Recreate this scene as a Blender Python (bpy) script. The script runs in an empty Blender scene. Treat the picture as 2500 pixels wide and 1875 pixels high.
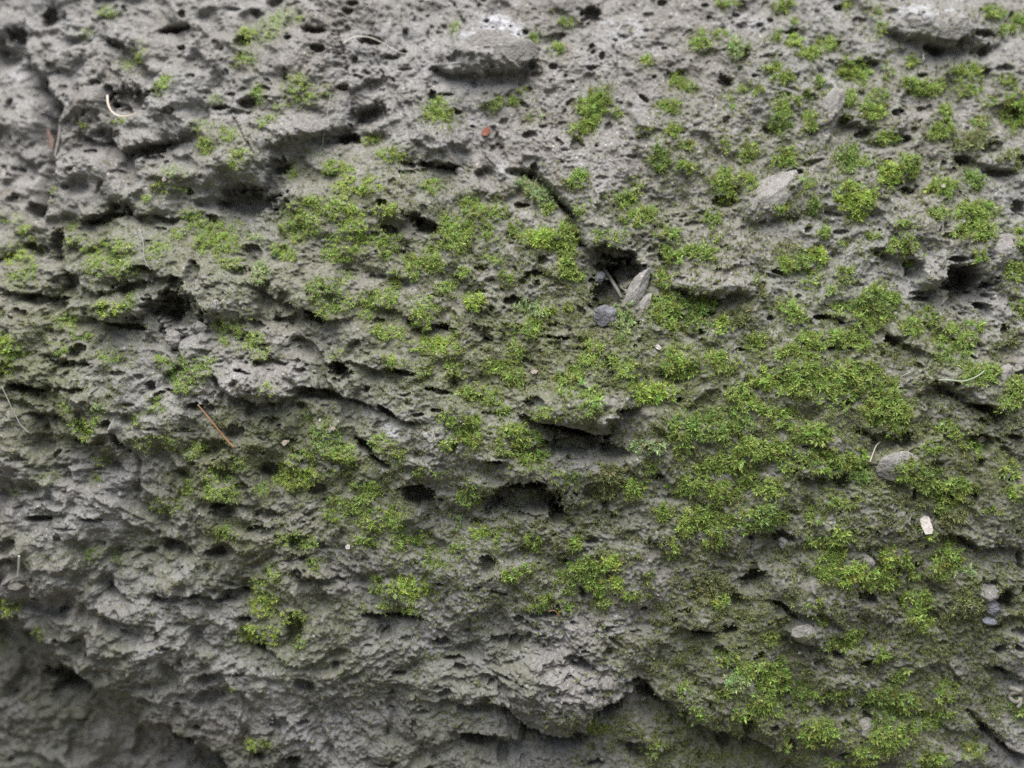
import bpy, bmesh, math, random
import numpy as np
# ---------------------------------------------------------------------------
# AUTHORING DATA.  Nine work sheets of the rock face (3 x 3); each sheet has an origin and
# its numbers are in sheet units (2203 units = 850 face units, 1 face unit = 0.16 mm).
# ---------------------------------------------------------------------------
SHEETS = {'A1': (0, 0), 'A2': (825, 0), 'A3': (1650, 0), 'B1': (0, 620), 'B2': (825, 620), 'B3': (1650, 620),
          'C1': (0, 1235), 'C2': (825, 1235), 'C3': (1650, 1235)}
K = 850.0 / 2203.0

# hollows: x y rx ry [rot] [D = deep]
HOLES = {
'A1': """290 100 45 70 20 D/60 200 60 60 0 D/1165 110 25 25 0 D/1110 190 110 22 -5 D/740 290 55 25 20 D/1155 315 35 20 10 D/1835 265 22 18 0 D/
2020 330 50 25 10 D/620 550 35 28 -20 D/830 660 120 100/710 700 40 60 -20 D/1225 505 28 25 0 D/1470 610 30 18 0 D/1390 690 70 18 0 D/680 860 70 40/
950 960 110 35 -15 D/1000 1050 100 60/370 690 35 60 0 D/500 780 15 50/580 970 40 20 0 D/400 1185 18 18 0 D/30 1250 40 25 0 D/1760 1060 60 50 0 D/
1560 1175 100 20 5 D/1560 1280 200 90/820 1330 60 50 30/640 1380 150 30 -10 D/330 1560 50 120 10 D/1990 210 70 25 0 D/2140 430 30 18/1680 590 50 30/
2170 560 40 20 0 D/2080 880 150 30 -10/1480 70 60 15/1850 50 50 30 -20/1650 90 20 20/760 1100 60 20/1290 1130 18 14/1000 620 40 30/1320 600 22 18/
1080 420 22 18/930 440 30 20/560 300 40 18/460 1080 22 16/1900 1000 40 14/1700 640 20 16/1590 730 26 14/1240 250 20 12/1400 330 30 14""",
'A2': """100 40 40 20 0 D/70 95 35 25 0 D/10 180 40 25/1605 90 70 50 -40 D/2055 20 30 25 0 D/1960 100 45 22/930 250 45 14/200 262 70 30 0 D/
330 360 45 20 5 D/425 445 50 15/1185 215 20 20 0 D/1670 370 18 30 0 D/1360 430 30 20 0 D/1600 440 28 20 0 D/1380 245 60 35 -20/1250 475 45 20/945 150 18 14 0 D/
1210 565 22 20 0 D/1170 655 40 18 40 D/750 715 35 15 0 D/600 620 30 40 0 D/680 605 50 10 0 D/1930 630 40 15 40 D/1485 525 12 12 0 D/1440 485 12 12 0 D/
2100 490 30 35/1010 880 25 40/1000 950 45 50/1510 940 40 70/1930 890 50 40/850 800 15 10 0 D/200 720 130 70 -15/60 870 90 40 0 D/930 1110 70 60/
280 1300 45 25 0 D/490 1390 45 40 0 D/550 1440 90 48 20 D/1160 1300 50 20 0 D/1450 1340 60 18 45 D/1740 1605 170 40 10 D/640 1052 150 22 5 D/
450 1110 60 30/1660 1140 40 15/1860 1000 40 15/1110 300 40 20/2000 495 18 15 0 D/1615 335 15 15 0 D/2065 320 22 15 0 D/1945 205 22 14/1525 65 22 15/
1090 180 10 8 0 D/1140 235 10 8 0 D/1010 205 10 8 0 D/980 190 9 7 0 D/640 215 26 16/530 65 22 10/1240 70 20 12/830 60 24 14/1750 265 20 12/1410 935 18 8/
1630 935 10 9 0 D/1300 810 30 12/1420 790 30 14/1780 660 24 12/1840 490 28 14""",
'A3': """185 40 25 14 0 D/210 115 20 14 0 D/375 100 25 14 0 D/300 185 16 12 0 D/735 210 40 22 -20 D/1030 50 30 22 0 D/1160 150 40 45/1940 220 70 25 5 D/
1640 320 70 30 15 D/1930 320 80 30/2070 440 60 25/310 520 36 48 -40 D/20 470 30 30/590 370 60 18/490 490 20 12 0 D/1560 480 30 14 0 D/1070 765 40 25 0 D/
1190 855 50 30 -10 D/1400 720 45 35 0 D/1560 695 25 20 0 D/1450 885 45 25 0 D/1510 830 20 25/1820 1020 60 35 0 D/750 1098 55 24 0 D/850 1040 80 20 -15/
1460 1215 60 25 0 D/1580 1220 35 18 0 D/840 1450 22 30 10 D/110 1420 60 20 -10/2180 1330 40 60 0 D/1280 1590 60 30/1780 1640 60 20 0 D/2040 1095 100 25/
690 610 50 15/1500 560 9 8 0 D/740 1390 50 20/1000 1360 80 18 10/170 1350 30 14/910 1560 8 8 0 D/970 1560 8 8 0 D/1290 1460 14 12 0 D/600 130 22 14 0 D/
530 160 16 12 0 D/700 85 14 12 0 D/640 90 12 8/1260 360 26 12/1980 500 26 14/880 640 20 10/300 330 12 10/40 390 14 10/460 770 22 8/1100 1380 40 14/
1590 1070 16 14/1460 1010 16 14/2010 880 30 14/1320 630 20 10/420 1640 20 10/1050 1470 60 16""",
'B1': """1130 190 55 50 30 D/1070 325 140 90 -20 D/1140 400 150 100/360 320 60 60 0 D/400 200 90 90/950 840 35 35 0 D/680 1090 40 35 0 D/740 1190 25 60 -30 D/
1520 120 60 40/1990 400 70 30 30 D/1850 420 130 40/1250 965 50 22 0 D/1590 1000 40 40/1480 1130 60 60/1540 750 50 14 10 D/1760 690 80 20 20/
1990 885 160 40 10/2130 730 60 45 0 D/800 460 140 20 10 D/160 855 100 36 10 D/30 270 40 18/850 1490 32 50/1650 700 20 14/1430 1220 20 14/1690 1190 40 25/
1900 740 40 20/560 1205 100 14/1380 1600 50 18 -10 D/430 700 150 26/480 1180 40 25 0 D/1530 1480 60 30/1100 875 60 18 10 D/1700 1060 60 30/270 1560 50 14/
500 870 60 18/740 760 60 20/880 780 30 22/1000 700 20 20/1240 820 30 16/620 1370 60 16/120 1300 60 14/400 1340 50 14/980 1110 60 14/820 960 50 14/
1820 1180 50 18/1890 1270 40 16/2050 960 30 14/250 960 50 14/1180 1120 70 18""",
'B2': """1720 75 90 30 0 D/1810 125 135 80 0 D/1700 260 100 130 0 D/900 95 45 22 0 D/1260 130 80 22 0 D/1110 300 60 36 0 D/650 465 90 18 10 D/900 500 80 36 30/
940 560 40 20 0 D/330 360 50 18/30 740 60 50 20 D/400 750 90 18 10 D/640 870 80 18 10 D/630 990 40 14 0 D/510 1020 40 14 0 D/310 1000 80 22 35 D/
120 940 80 18 20/180 860 22 25 0 D/160 1210 80 32 40 D/270 1320 80 22 30 D/500 1530 120 60 10 D/1480 1125 170 34 12 D/1500 1200 190 85/
990 1320 60 16 5 D/1200 1475 120 26 0 D/1180 1570 260 110/1390 1620 50 50 0 D/1780 1000 30 25 0 D/2150 930 30 18 0 D/1210 690 60 18 30/1380 530 100 12 5 D/
1880 590 14 18 0 D/2030 1420 40 22 0 D/80 110 60 12/110 235 40 12/1950 190 30 30 0 D/2060 70 20 12/1550 600 70 14/900 240 60 16/620 270 60 12/
250 150 60 18/960 170 40 14/2060 780 30 14/1400 200 60 12/1050 1280 60 16/600 1270 30 16/950 1010 50 16 0/1690 1580 10 22/450 950 24 14""",
'B3': """1830 140 120 75 20 D/1870 230 150 120/1960 330 50 20 0 D/1560 285 60 18 0 D/930 408 55 20 5 D/1040 432 30 9 20 D/1390 560 50 42 20 D/1540 710 30 18 30 D/
1690 840 70 20 30 D/1790 905 50 18 20 D/1950 980 70 28 15 D/2030 1030 36 40 0 D/2150 1160 50 18 10 D/1460 1190 45 55 10 D/1190 1140 60 14 10 D/600 410 25 20 0 D/
570 520 20 14 0 D/160 500 20 28 0 D/410 610 30 14 0 D/1100 940 40 24 0 D/820 1225 25 12 0 D/1510 1530 20 45 0 D/1890 1540 25 35 0 D/2110 1430 20 14 0 D/
1350 1580 10 10 0 D/1920 1320 26 40 0 D/740 1370 30 18 0 D/760 1640 50 20/660 120 50 14 15 D/1330 15 60 22 10/2080 490 28 40 0 D/1520 430 15 10 0 D/
30 920 20 14 0 D/1160 200 40 22/1650 1330 50 14/1850 650 60 16 20/1730 620 40 14/1350 1490 20 12/2000 1610 14 10/1000 600 120 14/700 1210 60 12""",
'C1': """250 80 80 22 0 D/600 85 60 14 0 D/60 260 70 60/1110 265 110 45 30/1360 300 60 30 0 D/700 540 70 36 30/1020 590 50 28 0 D/1240 570 40 20 -20 D/
1390 610 45 18 0 D/1550 720 50 20 0 D/390 690 40 32 20 D/240 580 25 15 0 D/1310 1230 90 60/1310 1100 60 50/560 950 35 25 0 D/1130 1250 25 12 0 D/
1160 1335 18 14 0 D/1240 1410 25 18 0 D/1680 910 80 22 15 D/410 1440 40 25 -15 D/320 1170 140 80 20 D/300 1260 120 80/1090 1530 120 66 20 D/1200 1480 60 20/
1780 1370 60 60/1920 1360 40 20 0 D/1850 1610 60 40 0 D/1640 1590 40 30 0 D/1450 500 70 16 20/1400 60 90 22 10/1690 60 90 40/2050 480 140 36/1060 880 40 12 0 D/
1150 960 20 8/460 860 50 14 0 D/350 860 20 18 0 D/960 730 40 12/1160 750 50 20/1230 620 50 14/660 240 14 12/800 180 30 12/430 140 60 14/700 1080 20 16/
800 1150 60 12/1680 1440 60 10 10/1980 1260 60 12 20/1520 1060 60 12/1750 1540 50 12/2130 1330 30 20""",
'C2': """1260 1450 110 34 10 D/1450 1500 130 34 0 D/1720 1290 90 44 -25 D/880 1480 110 40 0 D/1390 70 60 50 0 D/330 700 180 22 3 D/270 800 40 28/440 840 40 25/660 862 60 28 0 D/650 500 45 12 5 D/1550 550 22 46 -10 D/1300 690 100 26/1010 545 60 10 15 D/
890 510 25 9 0 D/1030 845 90 36/1560 900 25 9 0 D/1520 980 100 45 25/1290 822 30 9 0 D/820 795 30 11 0 D/1940 655 25 17 0 D/1050 1060 90 13 20/740 965 60 16 -5 D/
390 1055 50 16 0 D/1030 1270 110 36 30/870 1275 120 40/540 1300 50 18/1890 1115 60 24 0 D/1960 1190 60 48 0 D/2050 1245 70 30 20 D/1190 1430 50 36 0 D/
950 1475 120 50/1620 1640 70 25 0 D/1900 1570 80 60/270 1650 40 14 0 D/1980 240 60 16 10/1750 850 70 18 40/200 880 30 14/480 700 40 12/150 1140 24 14/
560 1500 40 12/330 1290 40 10/1690 760 60 12/2060 870 30 9/1880 790 40 10/1400 1200 40 9/1230 1270 40 12/1460 1060 40 12""",
'C3': """500 465 90 50 -10 D/640 620 70 20 20 D/725 680 60 18 40 D/1210 580 70 45 25 D/690 195 70 32 20 D/650 200 22 40 0 D/520 950 45 28 -20 D/1010 950 50 28 20 D/
1200 1000 50 33 0 D/930 1010 50 38/330 780 60 32 0 D/170 800 80 22 8 D/2080 600 70 58 0 D/1840 220 60 18 30 D/2050 910 40 28 0 D/2080 1050 80 22 20 D/2150 890 40 18 30 D/
1530 380 25 25 0 D/1430 620 18 40 0 D/730 1530 34 60 0 D/600 1390 40 22 0 D/1130 1260 70 14 -15 D/1070 1570 38 24 0 D/600 740 25 10 -20 D/940 765 22 10 0 D/
160 907 9 8 0 D/810 130 12 11 0 D/850 885 80 11 5 D/1980 1430 60 36 30 D/2120 1530 60 22 35 D/480 210 20 14 0 D/60 660 50 18/2190 370 22 60 0 D/1150 700 12 11 0 D/
130 940 30 12/360 1010 40 12/1330 960 40 12/1560 1310 30 14/400 890 40 12/1700 870 40 20/1760 950 30 16/2020 770 60 16/1330 1640 40 12/1150 1410 60 8/
300 690 30 12/1290 1110 40 10/120 520 30 14"""}

# overhanging lips, left to right, rock juts out above the line: points ; strength
LIPS = {
'A1': """990 215 1060 175 1160 165 1250 200;.7/520 850 640 910 730 900 800 990 900 940 1050 905 1240 850;1.2/480 1420 600 1370 720 1300 800 1290 840 1370 1000 1380 1150 1370;1.1/
1450 1170 1560 1195 1660 1180 1700 1100 1800 1040;1.2/1720 950 1850 900 2000 860 2203 800;1/300 440 400 430 480 470;.6/640 300 700 275 800 300;.6""",
'A2': """630 440 740 470 880 485 960 470 1150 440 1240 400;1.2/20 560 100 580 180 520 230 490 330 490;.9/0 850 90 770 130 690 230 665 280 690;1.1/
520 1070 640 1060 800 1055;1/1100 1090 1270 1130 1330 1200 1420 1300 1490 1380 1520 1480 1530 1550 1600 1600 1700 1625 1800 1630 1860 1600;.9/470 890 560 950 680 960 820 900;.6/
1330 590 1420 560;.4/390 1400 480 1380 560 1420 640 1430;.6""",
'A3': """1340 210 1480 260 1560 250 1640 300 1760 290 1880 230;1/920 380 1050 400 1170 380 1270 385;.6/720 570 830 590 880 640;.6/1020 760 1100 790 1240 810;.8/
1780 1000 1900 1040 2050 1080 2160 1080;.7/380 1360 480 1400 640 1380 800 1340;.6/1270 1590 1400 1640 1500 1650;.5""",
'B1': """480 130 540 220 640 260 750 220 860 190 1020 160 1100 150;1.2/550 380 650 430 780 440 880 400 1000 330 1080 230;1.2/1160 200 1260 290 1330 420;.7/
1600 200 1750 290 1900 340 2060 420 2203 420;1/1380 790 1420 870 1480 900 1600 940 1750 940 1870 890 1900 850 2100 860 2203 920;1.2/60 850 160 840 300 850 560 850;.9/
140 1020 280 1010 400 1030 480 1160 600 1200 700 1130;.8/0 230 100 240 280 260 330 300;.9/1200 960 1300 950 1400 960;.5/1350 1600 1500 1580 1640 1600;.6""",
'B2': """1600 20 1650 10 1790 12 1870 30 1950 100;1.2/0 700 120 690 280 740 450 745;.8/1180 1030 1280 1060 1400 1100 1520 1120 1640 1155 1720 1130 1740 1040 1790 990 1900 970;1.5/
920 1580 1010 1510 1100 1460 1200 1450 1310 1490 1380 1570 1440 1659;1.3/400 1480 520 1460 600 1530 650 1659;1/0 900 100 930 240 980 300 990 380 1050 560 1070;.8/
100 1190 190 1220 260 1290 340 1330;.8/480 490 560 480 690 450 760 520;.9/1820 1310 1850 1380 1900 1390;.6/240 350 380 370 520 460;.6/880 1300 1000 1310 1100 1330;.5""",
'B3': """0 225 130 265 280 280 380 255 460 270;1/1520 250 1650 235 1690 180 1710 110 1800 80 1900 90 1960 170;1.4/1320 480 1400 540 1500 600 1600 640;.9/
1630 830 1750 890 1850 950 2000 980 2060 1060;1/760 1400 880 1440 1000 1410 1080 1420;.8/860 390 960 385 1060 430;.5/2100 1150 2203 1180;.6/40 480 160 550 300 600;.5""",
'C1': """180 70 320 70 400 60;.6/560 85 680 90;.5/960 560 1060 580 1200 560 1420 600;.8/1330 310 1420 310;.4/1000 250 1130 230 1220 300;.7/590 560 700 510 860 600;.7/
1600 890 1700 900 1800 940;.7""",
'C2': """940 1190 1010 1260 1110 1310 1190 1390 1260 1410 1330 1440 1430 1460 1560 1400 1590 1330 1620 1270 1780 1210 1900 1110;1.8/740 1430 880 1430 970 1450 1060 1490 1160 1480 1190 1400;1.5/
560 1230 700 1230 830 1250;.7/1970 1130 1990 1200 2070 1260 2203 1300;1.4/1780 1500 1900 1520 1950 1620;.9/200 690 330 690 500 680;.8/1420 980 1530 950 1620 1010;.6""",
'C3': """580 600 660 610 760 690 900 660 1000 740 1060 770;.8/1990 1030 2100 1060 2203 1110;1/1940 1390 2020 1470 2130 1540 2203 1590;1/0 1310 180 1400 380 1450 530 1490 640 1560 730 1510;1.8/
0 750 120 780 240 790;.8/1700 180 1800 220 1900 260 2203 270;.9/390 470 480 420 580 440;.8/720 880 850 890 980 910;.7/430 170 560 180 680 160;.6"""}

# narrow cracks: points ; strength
CRACKS = {
'A2': "1090 1085 1180 1100 1270 1130 1330 1200 1420 1300 1490 1380 1520 1480 1530 1540;1.1/985 800 1000 860 1040 960 1060 1010;.6",
'B3': "1630 830 1750 890 1850 950 2000 980;.8/1690 860 1760 800 1770 770;.5/1130 1130 1200 1120 1280 1190;.6/420 20 470 130 700 150;.3",
'B1': "330 -40 380 60 420 200 300 290;1/690 1100 730 1180 800 1240;.7/860 1320 870 1420 850 1540;.6/1370 780 1390 840 1420 880;.6",
'C3': "1740 190 1840 230 1900 270;.8/1080 1280 1000 1340 960 1370;.6/1870 1320 1960 1410 2080 1520 2180 1590;.8/700 1560 730 1500;.8",
'C2': "1690 -10 1700 60;.6/1900 1100 1980 1180 2060 1250;.9"}

# bulges: x y rx ry rot height(face units)
BULGES = {
'A1': "560 660 150 130 0 22/1080 640 150 130 0 22/560 1050 180 110 0 26/1350 1090 330 90 -10 24/1900 850 240 90 -15 22/1860 1250 130 80 0 22/800 760 160 60 0 20",
'A2': "920 340 330 130 0 34/650 900 220 100 0 24/1100 1100 260 60 38 16/640 1000 180 60 0 12/1900 300 300 200 0 8/1550 1500 300 130 20 16",
'A3': "1650 180 300 110 8 34/960 720 90 170 8 26/560 1260 240 110 -35 20/1090 400 200 50 0 12/1500 1450 200 80 0 8",
'B1': "800 330 260 110 -5 30/1650 820 260 110 0 26/700 120 260 90 0 22/2000 200 250 120 0 18/460 900 200 60 0 12",
'B2': "1450 980 330 120 10 40/700 150 400 160 10 14/1850 640 300 100 20 10/620 1180 300 100 20 10/1100 1350 250 80 15 12/1700 1370 200 100 0 18",
'B3': "200 200 280 70 5 24/1620 120 130 100 0 20/900 780 420 220 25 18/1400 1340 130 70 0 18/350 1250 380 160 20 10",
'C1': "1200 900 500 300 15 20/1700 500 300 120 20 14/500 560 260 90 20 16",
'C2': "1400 1180 420 190 15 44/500 1000 500 200 10 14/900 400 500 140 10 14/1000 1440 130 60 0 14/1800 900 350 180 20 10",
'C3': "800 800 120 60 0 18/1050 1120 140 60 0 10/700 470 200 80 20 12/1300 650 300 80 20 10/1000 1450 400 120 15 12"}

# moss: x y rx ry rot density hue key   (hue: 0 normal, 1 bright yellow green, 2 deep green, 3 brownish, 4 pale)
MOSS = {
'A1': """690 80 60 35 0 .6/550 225 40 30 0 .5/890 350 40 50 0 .6/810 420 60 40 0 .4/1590 260 70 50 -10 1 1 m1/1720 190 60 120 40 .7 4 m2/1830 110 60 25 -35 .9 4 m2/1910 140 30 20 0 .7/
1560 400 60 40 0 .8/1070 570 60 45 -40 .9 0 m3/1640 620 40 60 0 .9 2/1890 560 80 50 0 .8/1940 640 60 35 0 .9/1790 690 40 30 0 .6/1310 810 55 40 0 .95 0 m4/1320 940 50 55 -40 1 0 m5/
1450 880 60 60 0 .6/1545 1010 60 60 0 1 0 m6/1710 790 60 30 -30 .6/1050 1200 50 30 0 .9 1/1170 1220 50 30 0 .7/955 1265 25 20 0 .7/1140 1100 100 40 0 .4 4/1210 1360 50 35 0 .8/
1370 1500 130 110 0 1 0 m7/1140 1490 50 40 0 .8/2110 1070 60 50 0 .8/1850 1090 60 40 0 .7/1900 1420 130 120 0 1/2130 1330 90 70 0 1/2000 1290 80 40 0 .8/1800 1600 80 60 0 1/
2130 1590 90 80 0 .9/1620 1510 80 30 0 .7 4/50 1370 70 35 0 1 1/150 1470 50 60 0 1 1/90 1590 120 70 0 1 1/480 1530 80 35 0 .6/700 1580 160 60 0 .8/1020 1590 100 60 0 .4/350 1210 30 25 0 .5/
2080 590 40 40 0 .5/1370 640 40 30 0 .4/780 780 50 15 0 .8/550 810 30 20 0 .7/1240 1440 50 40 0 .6/430 1430 40 40 0 .4""",
'A2': """740 200 30 45 0 .5/1235 250 40 35 0 .7/1380 315 40 35 0 .9 0 m10/1440 145 45 22 0 .6/640 730 90 80 -30 .9 0 m8/985 660 50 40 0 .6/1170 570 30 25 0 .6/1120 640 40 25 0 .7/
1600 720 75 130 25 1 0 m9/1510 830 40 50 20 .7 0 m9/2090 690 70 40 -15 .9 0 m11/2150 520 50 50 0 .7/1950 415 40 25 0 .7 1/210 880 60 30 0 .9 1/350 990 80 50 0 .7/130 1180 150 50 0 .9 1/
60 1080 50 40 0 .7/1250 1200 110 50 30 .95 4 m12/1310 1240 60 40 20 1 4 m12/1160 1160 50 30 0 .6 4/600 1200 60 40 0 .9/310 1330 80 35 0 .9 1/850 1320 80 60 0 .8/1000 1340 60 80 0 .5/
1510 1150 60 50 0 .8/1300 1520 140 60 0 1 1 m13/1310 1340 60 40 0 .8/1450 1530 60 110 0 1 0 m14/740 1500 130 110 20 .8/920 1480 80 90 0 .5/300 1520 90 110 30 .8/60 1350 90 90 0 .9 1/
120 1500 100 100 0 .7/540 1620 100 50 0 .8/1120 1440 40 60 0 .4/1810 1280 70 50 0 .8/1930 1380 80 70 0 .8/1600 1310 40 30 0 .5/1530 1360 30 60 0 .5/1700 1510 100 60 0 .4/
2030 1010 60 70 0 .9 2/2110 840 50 50 0 .8/1940 840 40 40 0 .6/1760 720 60 40 0 .3/2080 1500 80 50 0 .6/2140 1610 80 50 0 .9/1900 1190 60 40 0 .4/1800 1420 50 40 0 .35/1250 730 60 40 0 .2""",
'A3': """300 40 40 25 0 .6/380 40 30 20 0 .5/680 35 70 40 0 .6/1070 40 40 25 0 .4/1260 80 40 40 0 .6/2000 90 65 40 0 .9/2180 130 50 45 0 .9/2080 195 60 30 0 .7/1280 210 30 60 40 .6/
140 300 70 30 0 .8 0 m16/140 225 40 30 0 .4/280 230 50 25 0 .6/385 315 60 55 0 .9 4 m15/745 275 50 35 0 .9 1 m17/740 150 30 20 0 .5/635 240 30 40 0 .5/840 350 70 45 0 .8/960 300 70 40 0 .7/
600 445 60 25 0 .8/680 515 70 35 0 .9/410 580 35 25 0 .8/510 590 40 30 0 .6/320 650 40 50 0 .5/70 560 60 40 0 .8/900 530 35 35 0 .6/1130 450 100 70 0 1 0 m18/1190 540 30 60 0 .8 0 m18/
1240 640 70 50 0 .9 0 m19/1240 720 80 50 0 1 0 m19/1090 650 40 60 0 .7/1080 740 30 40 0 .8/960 620 40 30 0 .7/690 690 80 60 0 .7/650 800 55 70 0 1 2 m22/840 780 45 60 0 .8 0 m23/780 640 60 50 0 .5/
1840 460 100 60 0 .8 0 m20/1600 560 110 50 0 .9/1450 540 50 30 0 .8/1330 490 40 50 0 .6/1480 400 50 30 0 .8/1850 580 80 35 0 .7/2080 520 60 35 0 .8/1980 650 40 40 0 .7/2150 700 80 110 0 .95/
1700 720 45 45 0 .7/1670 830 70 45 0 .9/1920 780 50 40 0 .6/1860 910 130 60 0 .9 3/1330 880 80 50 0 .9 0 m21/2130 1010 80 50 0 .7 3/450 970 60 60 0 .8/310 930 50 50 0 .4/690 1010 90 60 0 .8/
1090 1010 80 80 0 .9 2 m32/1200 1040 40 30 0 .5/50 1070 50 40 0 .7/60 930 40 30 0 .7/300 1150 70 70 0 1 0 m24/340 1260 60 45 0 1 1 m25/440 1150 70 60 0 .7/650 1310 50 40 0 .8 0 m26/
820 1170 40 50 0 .5/860 1310 40 40 0 .8 2/1340 1110 90 60 0 1 1 m27/1460 1060 60 80 0 .8/1130 1260 115 80 0 1 1 m28/1140 1370 60 40 0 .9 1 m28/1680 1200 90 60 0 .9 0 m29/1880 1140 60 50 0 .8 2 m30/
1650 1370 60 50 0 .8/1890 1350 130 60 0 1/1870 1470 130 60 0 1/230 1390 60 50 0 .7 0 m31/250 1490 50 40 0 .4/930 1480 40 40 0 .6/120 1610 140 40 0 .9/740 1590 110 60 0 .5 3/890 1620 60 40 0 .8 1/
1420 1560 80 60 0 .6/1240 1500 40 30 0 .5/2180 1550 40 100 0 .7/1410 1430 50 30 0 .4/1060 1550 30 24 0 .5""",
'B1': """200 110 40 40 0 .6/130 150 90 50 0 .6/740 80 160 70 0 .8/870 110 60 40 0 .8/720 350 90 45 0 1 1 m37/850 300 50 40 0 .6/40 640 90 110 0 1 1 m40/130 650 60 60 0 .6/430 430 90 80 0 .4/
510 520 60 40 0 .8/390 600 80 40 0 .5/690 660 100 50 0 .4/1450 500 90 70 30 .9 0 m39/1590 550 70 50 0 .9 0 m39/1690 640 80 40 0 .5/1580 380 30 40 0 .5/1650 120 60 70 0 .8 4/1470 70 90 30 0 .8/
2080 240 110 70 0 .9 2 m49/2080 360 80 45 0 .9/1180 740 130 90 0 .9 2 m38/1170 840 60 40 0 .9 0 m38/1340 700 40 70 0 .5/1020 680 40 40 0 .5/430 970 60 30 0 .6/560 1080 90 50 0 .8/
560 1150 50 50 0 1 1 m50/640 990 40 40 0 .7 4/1000 960 80 50 0 .4/850 1050 80 60 0 .3/1000 1200 180 60 0 .35/1250 1250 80 50 0 .6/1380 1400 80 90 0 .7/1420 1510 100 60 0 .8/
1190 1480 70 60 0 .5/1050 1590 100 50 0 .4/1650 1490 80 35 0 .6/1870 1400 150 90 0 .8 1/1930 1300 80 60 0 .7/2060 1150 90 90 0 .6 2/2120 1250 90 60 0 .6/2160 1350 60 60 0 .6/2140 1600 80 60 0 .7/
1700 860 60 40 0 .5/640 1320 50 30 0 .5/130 1500 80 40 0 .25/590 1430 40 30 0 .4/1950 1030 60 50 0 .4 2/2130 640 60 40 0 .3/700 1230 80 60 0 .25/1500 1330 60 60 0 .3/300 1420 70 40 0 .25""",
'B2': """530 70 120 90 0 1/270 290 130 60 0 .9/360 170 40 70 0 .9/700 210 70 40 0 .8/860 300 60 50 0 .9 1/530 410 70 60 0 .9/570 330 110 60 0 .5/40 140 50 60 0 .5/50 320 60 50 0 .6/190 400 40 30 0 .6/
310 500 100 50 0 .8/620 580 150 60 0 .8 1/730 540 40 50 0 .7/350 680 60 40 0 .8/540 740 60 50 0 .4/740 740 60 50 0 .6/850 880 110 60 0 .5/1120 790 60 60 0 .9 0 m48/1010 720 90 50 0 .6/
1240 460 50 60 0 .8/1220 340 80 50 0 .6 4/1110 490 80 50 0 .5/1130 620 50 60 0 .6/1340 360 40 30 0 .8/1440 330 40 30 0 .7/1070 150 50 40 0 .6/970 60 60 50 0 .5/800 120 40 30 0 .8/
1470 140 70 40 0 .9 0 m34/1440 50 40 70 0 .9 0 m34/1660 680 130 50 0 .8/1620 600 60 40 0 .7/1820 760 70 70 0 .8/1480 790 80 60 0 .9/1440 880 70 50 0 .5/1590 920 80 70 0 .6/1330 1000 80 45 0 .6/
1050 980 60 50 0 .6/960 930 60 60 0 .5/1980 880 140 60 0 .95 1 m47/2140 700 80 100 0 .95/2120 380 130 110 0 1 0 m35/1810 400 55 110 0 .8 4 m36/1800 520 50 50 0 .7 2 m36/2050 160 50 60 0 .6/
700 1060 80 60 0 .5/850 1060 60 40 0 .6/820 1160 90 50 0 .9/720 1200 70 50 0 .7/1120 1180 100 90 0 .8/1240 1290 90 70 0 .9/1240 1180 60 50 0 .5/820 1540 80 60 0 .5/880 1440 60 40 0 .35/
50 1280 60 80 0 .7/180 1500 90 70 0 .8/380 1290 60 50 0 .6/270 1190 70 50 0 .7/560 1390 90 40 0 .5/2170 1150 70 120 0 .8/1950 1220 110 40 0 .6 4/1740 1430 90 110 0 .85 3/1870 1480 90 60 0 .6/
1450 1420 100 50 0 .4 2/2150 1500 60 40 0 .4/1980 1360 60 40 0 .45/40 1600 60 50 0 .5/1090 1350 60 40 0 .35""",
'B3': """60 380 140 100 0 1 2 m35/200 330 60 50 0 .9 0 m35/300 470 60 60 0 .8 1/430 400 110 70 0 .6 3 m51/510 560 60 50 0 .9/720 60 70 60 0 .9 0 m52/520 230 50 60 0 .6 3/860 70 60 80 0 .6/850 190 50 40 0 .7/
1080 140 80 50 0 .7/970 240 30 25 0 .7/1260 330 140 80 0 1 2/1230 420 100 80 0 .9/1380 300 60 40 0 .8/1040 360 70 30 0 .7/1500 470 80 50 0 .8/1620 410 80 60 0 .6/1090 550 130 60 0 .9/
870 560 120 50 0 .8/770 640 120 60 0 .8/840 800 200 100 0 .9/1130 770 150 90 0 .9/560 790 90 60 0 .8 1/420 890 80 60 0 .8/470 990 120 50 0 .7/650 1030 100 60 0 .7/300 1090 150 90 0 1 2/
80 1110 120 100 0 .9 2/250 690 130 60 0 .8/60 730 70 60 0 .8/1000 880 150 90 0 .6/1290 880 120 100 0 .7/1350 1010 150 80 0 1/1400 1120 60 60 0 .7/860 1130 130 60 0 .8/530 1240 200 70 0 .9/
300 1330 150 60 0 .8/950 1310 180 70 0 .7/1130 1310 90 70 0 .8/1160 1400 80 50 0 .8 2/290 1510 100 60 0 .9/450 1430 60 60 0 .8/590 1500 90 60 0 .9/1480 1380 90 70 0 .8/1600 1440 80 80 0 .9 2/
1740 1500 130 80 0 .8/1720 1600 80 70 0 .8/1740 1110 80 50 0 .7/1880 1230 80 50 0 .6/1620 1230 80 40 0 .4/1720 640 110 60 0 .7 2/1760 560 110 100 0 .7/1900 760 130 70 0 .8/2130 860 70 80 0 .8/
2080 950 100 50 0 .6/2180 340 40 60 0 .7/2130 120 60 70 0 .7/2100 1400 80 100 0 .5/2130 1500 60 60 0 .6/120 1440 80 80 0 .7/1880 470 70 40 0 .5/2120 500 60 80 0 .4 3/1480 60 60 40 0 .6/
1900 20 60 30 0 .6/720 350 60 60 0 .5/760 430 60 30 0 .6/1280 220 60 40 0 .5/690 1340 60 60 0 .4/1020 1560 120 60 0 .35""",
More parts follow.
